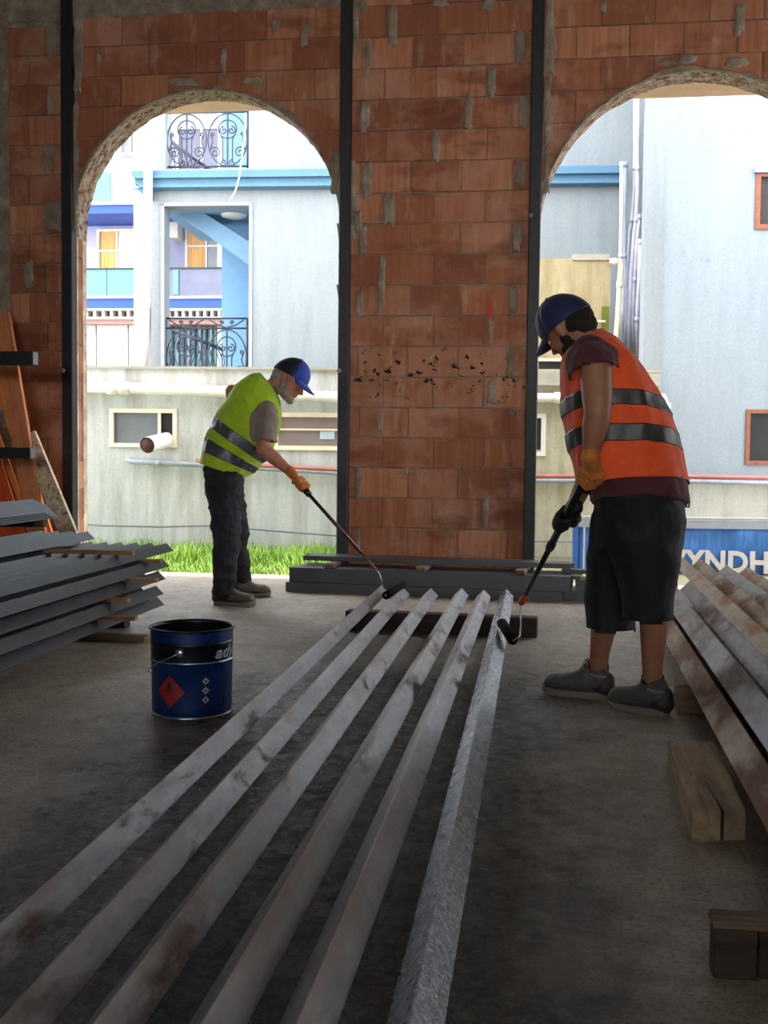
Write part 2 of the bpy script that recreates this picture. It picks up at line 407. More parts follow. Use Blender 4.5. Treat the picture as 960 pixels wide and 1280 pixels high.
# ---- mortar smears: lumpy little slabs of cement squeezed over the joints and along the posts
def smear(xc, zc, w, h, t=0.010, seed=0, name='mortar_smear', mat='mortar', ragged=0.3):
    n = 26; ring = []
    for k in range(n):
        a = 2 * PI * k / n; ca, sa = math.cos(a), math.sin(a)
        q = 1 + ragged * (noise.noise(Vector((ca * 1.7, sa * 1.7, seed * 3.1))) * 1.6 + noise.noise(Vector((ca * 5, sa * 5, seed))) * 0.7)
        # squarish outline
        e = 0.55; ring.append((math.copysign(abs(ca) ** e, ca) * w / 2 * q, math.copysign(abs(sa) ** e, sa) * h / 2 * q))
    y = YW; vs = [(xc + x, y + 0.006, zc + z) for x, z in ring] + [(xc + x * .86, y - t * .7, zc + z * .93) for x, z in ring] + [(xc + x * .4, y - t, zc + z * .6) for x, z in ring] + [(xc, y - t * 0.8, zc)]
    for i in range(n, len(vs)):
        v = vs[i]
        if z_open(v[0]) > v[2]: vs[i] = (v[0], v[1], v[2])
    fs = []
    for r in range(2):
        for k in range(n): fs.append((r * n + k, r * n + (k + 1) % n, (r + 1) * n + (k + 1) % n, (r + 1) * n + k))
    for k in range(n): fs.append((2 * n + k, 2 * n + (k + 1) % n, 3 * n))
    MB().add(vs, fs, True).build(name, MAT[mat], wall)
SM = [  # (px0, py0, px1, py1) on the photograph
 (485, 8, 497, 55), (455, 50, 464, 92), (645, 38, 656, 80), (609, 84, 621, 121), (449, 126, 462, 166), (580, 122, 590, 160), (647, 122, 662, 158),
 (540, 163, 550, 202), (452, 203, 466, 246), (644, 202, 658, 232), (478, 242, 494, 282), (441, 262, 453, 290), (447, 284, 459, 318), (642, 280, 652, 314), (472, 320, 481, 396),
 (444, 362, 455, 398), (637, 358, 648, 394), (610, 396, 617, 434), (633, 434, 644, 470), (608, 472, 620, 508), (473, 514, 479, 544), (443, 585, 452, 620), (603, 624, 610, 660),
 (445, 660, 450, 692), (505, 583, 511, 592), (637, 512, 645, 521), (540, 0, 560, 8), (600, 0, 618, 14), (448, 0, 459, 14),
 (57, 33, 78, 72), (58, 112, 69, 142), (50, 178, 70, 206), (54, 250, 81, 292), (28, 326, 44, 360), (60, 200, 68, 214),
 (276, 62, 284, 92), (376, 28, 386, 60), (205, 98, 250, 108), (300, 96, 330, 106), (120, 68, 128, 78), (340, 25, 350, 40),
 (848, 68, 870, 80), (905, 72, 935, 84), (750, 5, 758, 16), (918, 2, 930, 40), (826, 74, 846, 82),
]
for i, (a, b, c, d) in enumerate(SM):
    p = at_Y((a + c) / 2, (b + d) / 2, YW); k = 1 / 167.0 * 1.0
    smear(p.x, p.z, (c - a) * k, (d - b) * k, 0.009 + 0.004 * (i % 3), i + 1)
# ragged mortar runs beside the posts
for i, (x, ya, yb, wd) in enumerate([(98, 20, 112, 15), (94, 130, 285, 10), (432, 12, 110, 12), (687, 0, 90, 13), (684, 100, 240, 9), (431, 150, 250, 8), (440, 200, 300, 10), (419, 190, 240, 10), (83, 15, 60, 10), (444, 0, 60, 9)]):
    n = max(2, int((yb - ya) / 24))
    for k in range(n):
        py = ya + (yb - ya) * (k + .5) / n; p = at_Y(x, py, YW)
        smear(p.x + random.uniform(-.006, .006), p.z, wd / 167 * random.uniform(.7, 1.25), (yb - ya) / n / 167 * 1.25, 0.013, 60 + i * 9 + k, ragged=0.4)
# cement bed under the top beam
for i in range(16):
    x = -4.1 + i * 0.19; smear(x, 4.47 + 0.05 * math.sin(i * 1.9), 0.30, random.uniform(0.17, 0.33), 0.014, 200 + i, ragged=0.35)
for i in range(5): smear(-4.0 + i * 0.22, 4.36 + 0.03 * math.sin(i * 3), 0.3, 0.2, 0.011, 240 + i)
for i in range(9): smear(-2.75 + i * 0.22, 4.42 + 0.02 * math.sin(i * 3), 0.3, 0.12, 0.011, 260 + i)

# ---- arch edges: dark mortar collar on the face and the plaster-crusted soffit
def arch_collar(c, r, zc, a0, a1, seed):
    n = 120; vs = []; fs = []
    for k in range(n + 1):
        a = a0 + (a1 - a0) * k / n
        ro = r + 0.022 + 0.075 * max(0, noise.noise(Vector((a * 2.6, seed, 0)))) + 0.03 * noise.noise(Vector((a * 14, seed, 2)))
        for rr, y in ((r - 0.004, YW + 0.02), (r - 0.002, YW - 0.010), (ro - 0.012, YW - 0.010), (ro, YW + 0.008)):
            vs.append((c + rr * math.cos(a), y, zc + rr * math.sin(a)))
    for k in range(n):
        for q in range(3): fs.append((k * 4 + q, k * 4 + q + 1, k * 4 + q + 5, k * 4 + q + 4))
    MB().add(vs, fs).build('mortar_collar', MAT['mortar'], wall)
    # crusty intrados
    n = 220; m = 12; vs = []; fs = []
    for k in range(n + 1):
        a = a0 + (a1 - a0) * k / n
        for q in range(m + 1):
            y = YW - 0.012 + (TW + 0.024) * q / m
            rr = r - 0.007 - 0.010 * noise.noise(Vector((a * 9, q * .55, seed))) - 0.006 * noise.noise(Vector((a * 40, q * 1.4, seed)))
            if q == 0: rr = r + 0.002
            if q == 1: rr += 0.004
            vs.append((c + rr * math.cos(a), y, zc + rr * math.sin(a)))
    for k in range(n):
        for q in range(m): fs.append((k * (m + 1) + q, k * (m + 1) + q + 1, (k + 1) * (m + 1) + q + 1, (k + 1) * (m + 1) + q))
    t = MB().add(vs, fs).build('plaster_soffit', MAT['soffit'], wall)
def m_soffit():
    t = NT('soffit_plaster'); p = t.pos(); a = t.noise(p, 17, 7, 0.8, 0.3)
    c = t.ramp(a, [(0.36, hexc('4a352b')), (0.44, hexc('8a5a42', .8)), (0.50, hexc('b8a48e', .8)), (0.7, hexc('d8ccba'))])
    return t.set(c, 0.95, bump=t.noise(p, 40, 6, 0.75), bstr=1.0, bdist=0.015)
MAT['soffit'] = m_soffit()
arch_collar(LC, LR, LZ, -0.05, PI + 0.05, 1.0)
arch_collar(RC, RR, RZ, 0.2, PI + 0.05, 2.0)
# left jamb: cut block ends between two plaster edges
jx = L0; ztop = LZ - 0.02
MB().box(jx - .004, jx + 0.012, YW - 0.004, YW + 0.075, 0, ztop).build('jamb_plaster', MAT['mortar_pale'], wall)
MB().box(jx - .004, jx + 0.012, YW + 0.165, YW + TW + 0.004, 0, ztop).build('jamb_plaster', MAT['mortar_pale'], wall)
z = 0.0; k = 0
while z < ztop:
    z1 = min(z + PITCH, ztop)
    MB().box(jx - .004, jx + 0.006 + 0.003 * (k % 2), YW + 0.078, YW + 0.162, z + 0.006, z1 - 0.006).build('brick', MAT['brick'], wall); z = z1; k += 1
for xx, zt in ((L1, LZ), (R0, RZ)):
    MB().box(min(xx, xx + (0.01 if xx == R0 else -0.01)), max(xx, xx + (0.01 if xx == R0 else -0.01)), YW - 0.004, YW + TW + .004, 0, zt - .02).build('jamb_plaster', MAT['mortar_pale'], wall)
# red paint stroke on the pier
p = at_Y(612, 384, YW)
MB().prism([(p.x - .012, p.z + .06), (p.x + .002, p.z + .075), (p.x + .01, p.z + .03), (p.x + .02, p.z - .05), (p.x + .004, p.z - .085), (p.x - .016, p.z - .06), (p.x - .012, p.z + .0)], lambda u, z, n: (u, YW - n, z), -0.002, 0.004).build('paint_stroke', plain('red_marker', (0.55, 0.02, 0.012), 0.6), wall)

# ---- steel posts
for i, x in enumerate(PX):
    zt = ZTOP; lab = ['black steel wall post left of the left arch', 'black steel wall post between left arch and brick pier', 'black steel wall post between brick pier and right arch'][i]
    t = thing('steel_post', (x, YW - .03, 0), lab, 'post', 'black steel posts in the brick wall')
    mb = MB(); mb.cbox(x - PW / 2, x + PW / 2, YW - 0.055, YW + 0.05, 0.004, zt, 0.006); mb.build('shaft', MAT['post'], t)
    MB().cbox(x - PW / 2 - .04, x + PW / 2 + .04, YW - .10, YW - 0.002, 0.0, 0.012, .003).build('base_plate', MAT['post'], t)
    for zz in ((1.6,) if i != 2 else (2.72,)):
        MB().lathe([(0, -.008), (.016, -.008), (.018, 0.0), (.011, .010), (0, .012)], 12, Matrix.Translation((x - .03, YW - .058, zz)) @ Matrix.Rotation(PI / 2, 4, 'X')).build('weld_nub', MAT['mortar'], t)

# ---- top ring beam, ceiling, floor, the rest of the hall
MB().box(-6, 5, YW - 0.012, YW + TW, 4.56, 4.84).build('trim_1', MAT['mortar_pale'], kind='structure')
MB().box(-6.5, 5.5, -7, YW + 1.25, 4.84, 5.1).build('ceiling', MAT['ceil'], kind='structure')
MB().box(-6.5, 5.5, -7, YW + 0.44, -0.2, 0.0).build('floor', MAT['floor'], kind='structure')
wm = MAT['ceil']
MB().box(-6.5, -6.3, -7, YW, 0, 4.84).build('wall_left', wm, kind='structure')
mb = MB(); mb.box(4.9, 5.1, -7, 6.1, 0, 4.84); mb.box(4.9, 5.1, 7.9, YW, 0, 4.84); mb.box(4.9, 5.1, 6.1, 7.9, 2.5, 4.84); mb.build('wall_right', wm, kind='structure')  # opening near the arches added to let side light onto the wall
mb = MB(); mb.box(-6.5, -3.6, -7, -6.8, 0, 4.84); mb.box(4.6, 5.1, -7, -6.8, 0, 4.84); mb.box(-3.6, 4.6, -7, -6.8, 2.6, 4.84); mb.box(-3.6, 4.6, -7, -6.8, 0, 1.6); mb.build('wall_rear', wm, kind='structure')
# canopy slab outside, over the arches
MB().box(-6, 5, YW + TW, at_Y(290, 139.5, 9.6).y, at_Y(290, 139.5, 9.6).z, at_Y(290, 139.5, 9.6).z + 0.3).build('trim_2', plain('canopy_concrete', hexc('d9b79a'), 0.9, var=0.1), kind='structure')
# ================================================================ OUTSIDE
GZ = -0.16
MAT['ground'] = plain('garden_soil', (0.10, 0.09, 0.05), 0.95)
MB().box(-25, 25, YW + 0.44, 40, GZ - 0.3, GZ).build('ground', MAT['ground'], kind='structure')
AN = Frame(12.55, 0.10)
MAT['annex'] = stained('annex_render', hexc('cfd2cc', .80), hexc('9c9682', .70), hexc('b4bcb8', .76), 1.1, 0.75, amount=0.45)
MAT['annex2'] = stained('annex_render_mossy', hexc('bab494', .73), hexc('7d7a52', .73), hexc('c9c5ae', .73), 1.6, 0.85, amount=0.5)
MAT['plinth'] = stained('low_wall_render', hexc('d6d4c8', .73), hexc('a3a18e', .73), None, 1.1, 0.8, amount=0.3)
MAT['pvc'] = plain('white_pvc', hexc('e6e2d8'), 0.4, var=0.06)
MAT['pvcy'] = plain('cream_pvc', hexc('e9dcb4'), 0.4, var=0.06)
MAT['greypipe'] = plain('grey_conduit', hexc('9aa0aa'), 0.45)
MAT['redpipe'] = plain('red_conduit', hexc('c4766a', .7), 0.5)
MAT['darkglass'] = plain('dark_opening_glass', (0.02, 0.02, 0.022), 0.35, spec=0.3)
MAT['greyglass'] = plain('dusty_pane', hexc('6d7276'), 0.3, var=0.2, scale=3)
MAT['whitepaint'] = plain('white_paint', hexc('eee9df', .72), 0.6, var=0.06)
MAT['cream'] = plain('cream_frame', hexc('e7d7bd'), 0.6, var=0.08)
MAT['cable'] = plain('grey_cable', (0.16, 0.17, 0.18), 0.6)

# ---- annex (concrete garden building) with its strip windows
u_l = AN.uz(60, 500)[0]; u_r = AN.uz(825, 500)[0]; ztop = AN.uz(300, 462)[1]
annex = thing('concrete_annex', AN.w(AN.uz(300, 600)[0], GZ), 'low stained grey concrete building with strip windows beyond the arches', 'building')
def hole_wall(F, px_holes, u0, u1, z0, z1, th, mat, name, parent, hole_uz=None):
    """wall slab with rectangular holes: grid decomposition"""
    H = []
    for (a, b, c, d) in px_holes:
        cx, cy = (a + c) / 2, (b + d) / 2
        H.append((F.uz(a, cy)[0], F.uz(c, cy)[0], F.uz(cx, d)[1], F.uz(cx, b)[1]))
    us = sorted({u0, u1} | {h[i] for h in H for i in (0, 1) if u0 < h[i] < u1}); zs = sorted({z0, z1} | {h[i] for h in H for i in (2, 3) if z0 < h[i] < z1})
    mb = MB()
    for i in range(len(us) - 1):
        run = None
        for j in range(len(zs) - 1):
            cu, cz = (us[i] + us[i + 1]) / 2, (zs[j] + zs[j + 1]) / 2
            inh = any(h[0] < cu < h[1] and h[2] < cz < h[3] for h in H)
            if inh:
                if run: mb.fbox(F, us[i], us[i + 1], run[0], run[1], -th, 0); run = None
            else: run = (run[0] if run else zs[j], zs[j + 1])
        if run: mb.fbox(F, us[i], us[i + 1], run[0], run[1], -th, 0)
    o = mb.build(name, mat, parent); return H
ha = (140, 513, 219, 557); hb = (342, 517, 470, 562)
um = AN.uz(560, 500)[0]
H = hole_wall(AN, [ha, hb], u_l, um, GZ, ztop, 0.2, MAT['annex'], 'front_wall', annex)
hc = (660, 520, 677, 562); hd = (640, 448, 706, 466)
H2 = hole_wall(AN, [hc, (640, 449, 704, 466)], um, u_r, GZ, AN.uz(700, 437)[1] if False else ztop, 0.2, MAT['annex2'], 'front_wall', annex)
# roof slab and cap
capm = plain('cap_concrete', hexc('9f9a8c'), 0.9)
mb = MB(); mb.fbox(AN, u_l, u_r, ztop, ztop + 0.03, -2.0, 0.03); mb.build('roof_slab', capm, annex)
mb = MB(); mb.fbox(AN, u_r - 0.2, u_r, GZ, ztop, -2.0, -0.2); mb.build('side_wall', MAT['annex2'], annex)
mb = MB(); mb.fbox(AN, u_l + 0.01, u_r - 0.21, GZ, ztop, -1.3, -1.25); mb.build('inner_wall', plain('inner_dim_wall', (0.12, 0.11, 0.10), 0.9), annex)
def window(F, px, parent, fw=0.05, frame='cream', pane='darkglass', mull=(), n=0.0, deep=0.05, panes=None, name='window', trans=()):
    a, b, c, d = px; cx, cy = (a + c) / 2, (b + d) / 2
    u0, u1 = F.uz(a, cy)[0], F.uz(c, cy)[0]; z0, z1 = F.uz(cx, d)[1], F.uz(cx, b)[1]
    mb = MB(); q0, q1 = n - deep, n + 0.02
    mb.fbox(F, u0, u1, z0, z0 + fw, q0, q1); mb.fbox(F, u0, u1, z1 - fw, z1, q0, q1)
    mb.fbox(F, u0, u0 + fw, z0 + fw, z1 - fw, q0, q1); mb.fbox(F, u1 - fw, u1, z0 + fw, z1 - fw, q0, q1)
    for m in mull:
        um_ = u0 + (u1 - u0) * m; mb.fbox(F, um_ - fw * .35, um_ + fw * .35, z0 + fw, z1 - fw, q0, q1 - 0.01)
    for m in trans:
        zm = z0 + (z1 - z0) * m; mb.fbox(F, u0 + fw, u1 - fw, zm - fw * .35, zm + fw * .35, q0, q1 - 0.012)
    w_ = mb.build(name, MAT[frame], parent)
    edges = [0] + list(mull) + [1]
    for i in range(len(edges) - 1):
        p0, p1 = u0 + (u1 - u0) * edges[i], u0 + (u1 - u0) * edges[i + 1]
        pm = (panes or [pane] * 9)[i]
        MB().fbox(F, p0 + fw * .3, p1 - fw * .3, z0 + fw * .5, z1 - fw * .5, n - deep * .7, n - deep * .7 + 0.012).build('pane', MAT[pm], w_)
    return w_
window(AN, (137, 511, 221, 559), annex, 0.045, 'cream', mull=(0.74,), panes=['greyglass', 'darkglass'])
MAT['strip'] = plain('dusty_strip_glass', hexc('7d706a'), 0.35, var=0.2, scale=2)
MAT['dim'] = plain('dim_pane', (0.045, 0.043, 0.04), 0.5, spec=0.2)
MAT['bluepane'] = plain('pale_blue_pane', hexc('a9bccb'), 0.3)
wb_ = window(AN, (342, 516, 470, 563), annex, 0.05, 'cream', mull=(), pane='strip')
zz = AN.uz(380, 537)[1]; mb = MB(); mb.fbox(AN, AN.uz(350, 537)[0], AN.uz(470, 537)[0], zz - .01, zz + .012, -0.03, 0.0); mb.build('glazing_bar', MAT['cream'], wb_)
MB().frect(AN, 400, 539, 418, 549, -0.03, -0.012).build('pane', MAT['bluepane'], wb_)
window(AN, (658, 517, 682, 570), annex, 0.05, 'whitepaint', pane='darkglass')
window(AN, (640, 448, 706, 467), annex, 0.03, 'cream', mull=(0.48,), pane='darkglass')
mb = MB(); mb.frect(AN, 660, 466, 826, 482, 0.0, 0.10); mb.build('ledge', capm, annex)

def pipe(name, pts, r, mat, label, cat='pipe', collars=(), group=None, parent=None, cr=1.25):
    pts = [Vector(p) for p in pts]
    if parent is None:
        t = thing(name, pts[0], label, cat, group)
    else: t = parent
    MB().tube(pts, r, 12).build('tube', mat, t)
    for c in collars:
        i = int(c); f = c - i; a, b = pts[i], pts[min(i + 1, len(pts) - 1)]; m = a.lerp(b, f); d = (b - a).normalized() * r * 1.2
        MB().tube([m - d, m + d], r * cr, 12).build('collar', mat, t)
    return t
def ap(px, py, n=0.1, F=AN): return F.w(*F.uz(px, py, n), n)
pipe('drain_pipe', [ap(70, 483), ap(150, 485), ap(300, 490.5), ap(440, 497.5)], 0.062, MAT['pvc'], 'thick white drain pipe running along the concrete building above its windows', collars=(0.9, 1.02))
pipe('drain_pipe', [ap(640, 497), ap(700, 497.5), ap(823, 498), ap(829, 500, .1), ap(831, 506, .1), ap(831, 530, .1)], 0.052, MAT['pvc'], 'white drain pipe with an elbow behind the man in orange', collars=(1.0, 2.0, 4.2))
pipe('conduit_pipe', [ap(158, 574, .04), ap(164, 577, .05), ap(250, 581, .06), ap(440, 592, .06), ap(640, 600, .06), ap(860, 601, .06), ap(990, 604, .06)], 0.028, MAT['greypipe'], 'thin grey conduit running along the concrete walls at waist height', collars=(1.4,))
pipe('conduit_pipe', [ap(246, 576, .04), ap(252, 577, .07), ap(300, 581, .07), ap(440, 588, .07), ap(640, 595, .07), ap(860, 595.5, .07), ap(990, 597.5, .07)], 0.024, MAT['redpipe'], 'thin red conduit directly above the grey conduit', collars=(1.4,))
cl = thing('cable', ap(100, 655), 'dark cable sagging across the foot of the concrete wall', 'cable')
MB().tube([ap(90, 654), ap(130, 657), ap(200, 658.5), ap(260, 657), ap(300, 660), ap(360, 665), ap(440, 671), ap(540, 675), ap(660, 676), ap(740, 677)], 0.011, 6).build('cable_run', MAT['cable'], cl)
# vent pipe poking out of the left window
t = thing('vent_pipe', ap(215, 548, 0), 'short white pipe poking out of the left window opening', 'pipe')
a = AN.w(*AN.uz(219, 547, -0.25), -0.25); b = ap(184, 556.5, 0.42)
MB().tube([a, b], 0.088, 20, cap=False).build('tube', MAT['pvc'], t)
d = (b - a).normalized(); MB().tube([b - d * .002, b - d * 0.35], 0.078, 20).build('tube_bore', plain('pipe_rust_inside', (0.06, 0.02, 0.015), 0.9), t)
MB().tube([b - d * 0.02, b + d * 0.004], 0.090, 20, cap=False).build('rim', MAT['pvc'], t)

# ---- low wall and banner on the right
lw = thing('low_wall', ap(900, 700), 'low unpainted concrete wall below the pale blue wing', 'wall')
zl = AN.uz(900, 603)[1]
MB().fbox(AN, u_r, AN.uz(1100, 600)[0], GZ, zl, -0.25, 0).build('wall_body', MAT['plinth'], lw)
BN = Frame(10.95, 0.10)
bn = thing('banner', BN.w(BN.uz(850, 715)[0], GZ), 'blue fabric banner with large white capital letters along the low wall', 'banner')
MAT['banner'] = None
def m_banner():
    t = NT('banner_vinyl'); p = t.pos((1, 1, 1)); a = t.noise(t.pos((5, 1, 1.2)), 1.3, 4, 0.6, 0.8)
    c = t.ramp(a, [(0.3, hexc('2f66b0')), (0.6, hexc('3f7cc4')), (0.8, hexc('5d93d2'))])
    return t.set(c, 0.45, bump=t.noise(t.pos((3, 1, 0.8)), 4, 3), bstr=0.5, bdist=0.04)
MAT['banner'] = m_banner()
bu0, bu1 = BN.uz(722, 690)[0], BN.uz(1060, 690)[0]; bz0, bz1 = BN.uz(800, 722)[1], BN.uz(800, 657)[1]
n = 60; vs = []; fs = []
for k in range(n + 1):
    u = bu0 + (bu1 - bu0) * k / n
    for j in range(7):
        z = bz0 + (bz1 - bz0) * j / 6; wv = 0.018 * math.sin(u * 5 + j * .6) + 0.012 * math.sin(u * 13 - j)
        vs.append(BN.w(u, z, wv if 0 < j < 6 else wv * .4))
for k in range(n):
    for j in range(6): fs.append((k * 7 + j, (k + 1) * 7 + j, (k + 1) * 7 + j + 1, k * 7 + j + 1))
bo = MB().add(vs, fs, True).build('fabric', MAT['banner'], bn); sd = bo.modifiers.new('thick', 'SOLIDIFY'); sd.thickness = 0.004
mb = MB(); mb.fbox(BN, bu0 - .04, bu1, bz1 - .02, bz1 + 0.05, -0.06, 0.03); mb.fbox(BN, bu0 - .04, bu1, bz1 + 0.06, bz1 + 0.085, -0.06, 0.02); mb.build('top_rail', MAT['greypipe'], bn)
MB().fbox(BN, bu0 - 0.05, bu0 + 0.0, GZ, bz1, -0.03, 0.03).build('post', plain('blue_post', hexc('2f62a8'), 0.5), bn)
MB().fbox(BN, bu0 + 0.05, bu0 + 0.065, bz0, bz1 - .02, 0.02, 0.03).build('hem', MAT['whitepaint'], bn)
def text_mesh(body, size, ext, shear=0.0, offset=0.0):
    cu = bpy.data.curves.new('letters', 'FONT'); cu.body = body; cu.size = size; cu.extrude = ext; cu.shear = shear; cu.offset = offset; cu.space_character = 1.05
    cu.resolution_u = 3
    o = bpy.data.objects.new('tmp_text', cu); C.objects.link(o); dg = bpy.context.evaluated_depsgraph_get(); dg.update()
    me = bpy.data.meshes.new_from_object(o.evaluated_get(dg)); bpy.data.objects.remove(o); bpy.data.curves.remove(cu); return me
zc0, zc1 = BN.uz(900, 713.5, .03)[1], BN.uz(900, 687, .03)[1]
me = text_mesh('WYNDHAM', 1.0, 0.006, 0, 0.035)
hs = max(v.co.y for v in me.vertices); xs_ = [v.co.x for v in me.vertices]; ws = max(xs_) - min(xs_); x0_ = min(xs_)
ul0 = BN.uz(818, 700, .03)[0]; ul1 = BN.uz(818 + 86.4, 700, .03)[0]   # W..N spans roughly 3 letters
sc_ = (zc1 - zc0) / hs; wid = (ul1 - ul0) / 3.0 * 7 * 0.97
for v in me.vertices:
    x = (v.co.x - x0_) / ws * wid; v.co = BN.w(ul0 + x, zc0 + v.co.y * sc_ - 0.012 * x, 0.035 + v.co.z)
me.materials.clear(); me.materials.append(MAT['whitepaint'])
o = bpy.data.objects.new('lettering', me); C.objects.link(o); o.parent = bn; o.matrix_parent_inverse = bn.matrix_world.inverted()

# ---- concrete tank behind the annex
TK = Frame(13.9, 0.05)
MAT['tank'] = stained('tank_render', hexc('c9b98f', .66), hexc('8c7a4a', .66), hexc('a8976a', .66), 2.0, 0.8, amount=0.5)
tk = thing('water_tank', TK.w(TK.uz(718, 460)[0], ztop), 'tall ochre concrete tank standing on the annex roof left of the pipes', 'tank')
u0, u1 = TK.uz(600, 400)[0], TK.uz(762, 400)[0]
MB().fbox(TK, u0, u1, ztop + .03, TK.uz(700, 323)[1], -0.55, 0).build('tank_body', MAT['tank'], tk)
MB().frect(TK, 716, 317.5, 762, 325, -0.5, 0.02).build('tank_cap', capm, tk)
MB().frect(TK, 752, 383, 761, 425, 0.0, 0.012).build('moss_patch', plain('moss', hexc('5f6a22'), 0.95), tk)
def tp(px, py, n=.05): return TK.w(*TK.uz(px, py, n), n)
pipe('overflow_pipe', [tp(762, 326), tp(772, 327), tp(776, 331), tp(775, 345), tp(772, 400), tp(768, 440), tp(767, 470)], 0.032, MAT['pvcy'], 'cream overflow pipe bending down beside the concrete tank', collars=(0.8, 3.2), cr=1.2)
pipe('spout_pipe', [tp(735, 401, .04), tp(757, 402, .05)], 0.016, MAT['pvcy'], 'thin cream spout pipe on the face of the tank')

# ---- pale blue building
FA = Frame(15.4, 0.05)
MAT['blue'] = stained('pale_blue_render', hexc('b9c3c6', .50), hexc('9aa8ae', .46), hexc('c4cccd', .50), 0.7, 0.5, amount=0.4)
MAT['bluein'] = plain('loggia_blue', hexc('8fc0e6', .65), 0.8, var=0.04)
MAT['bluein2'] = plain('stair_blue', hexc('8ab6d8', .65), 0.8, var=0.05)
MAT['cornice'] = plain('cornice_blue', hexc('7fb6dc', .42), 0.75, var=0.07)
MAT['iron'] = plain('wrought_iron', (0.02, 0.025, 0.045), 0.5)
bb = thing('apartment_building', FA.w(FA.uz(310, 480)[0], GZ), 'pale blue apartment building with scrollwork railings seen through left arch', 'building')
fl, fr = FA.uz(189, 350)[0], FA.uz(830, 350)[0]
hole_wall(FA, [(205, 257, 311, 500), (207, 60, 311, 211)], fl, fr, GZ, 9.0, 0.28, MAT['blue'], 'facade', bb)
LG = Frame(15.4 + 2.6, 0.05)
mb = MB(); ub = LG.uz(277, 350)[0]; mb.fbox(LG, ub, ub + 4, GZ, 9.0, -0.1, 0); mb.build('stair_wall', MAT['bluein'], bb)
# loggia ceilings and floor slabs
zc = FA.uz(258, 257)[1]
MB().fbox(FA, fl + .05, fr, zc, zc + 0.35, -2.58, -0.28).build('loggia_ceiling', MAT['bluein2'], bb)
zf = FA.uz(258, 478)[1]; MB().fbox(FA, fl + .05, fr, zf - 0.3, zf, -2.58, -0.28).build('loggia_floor', MAT['bluein2'], bb)
# sloping underside of the stair flight
def sl(F, pts, n0, n1, name, mat, par):
    MB().prism([F.uz(px, py, n1) for px, py in pts], lambda u, z, n: F.w(u, z, n), n0, n1).build(name, mat, par)
sl(FA, [(209, 257), (240, 257), (318, 306), (318, 336)], -1.3, -0.5, 'stair_flight', MAT['bluein2'], bb)
sl(FA, [(209, 60), (240, 60), (330, 120), (330, 100)], -1.3, -0.5, 'stair_flight', MAT['bluein2'], bb)
# ceiling lamp
q = FA.w(*FA.uz(292, 260, -0.6), -0.6); q.z = zc
cl = MB().lathe([(0, -.06), (.10, -.055), (.17, -.03), (.19, 0), (0, 0)], 24, Matrix.Translation(q)); o = cl.build('round_ceiling_lamp', MAT['whitepaint']); tag(o, 'round white lamp on the ceiling of the blue loggia', 'ceiling lamp')
# cornice: stepped bands, left return bracket
for (a, b, nn) in ((212, 217, .16), (217, 221, .20), (221, 229, .13), (229, 233, .15), (233, 236, .07)):
    pz1, pz0 = FA.uz(310, a, nn)[1], FA.uz(310, b, nn)[1]
    MB().fbox(FA, FA.uz(164 + (a - 212) * .5, 220, nn)[0], FA.uz(776, 210, nn)[0], pz0, pz1, 0, nn).build('cornice_band', MAT['cornice'], bb)
sl(FA, [(164, 234), (189, 236), (189, 250), (182, 246), (172, 238)], 0.0, 0.1, 'cornice_bracket', MAT['cornice'], bb)
# opening surrounds
mb = MB(); mb.frect(FA, 201, 253, 205, 470, 0, .02); mb.frect(FA, 311, 253, 315, 470, 0, .02); mb.frect(FA, 201, 253, 315, 257, 0, .02); mb.build('surround', plain('surround_paint', hexc('dce4e6', .5), .7), bb)
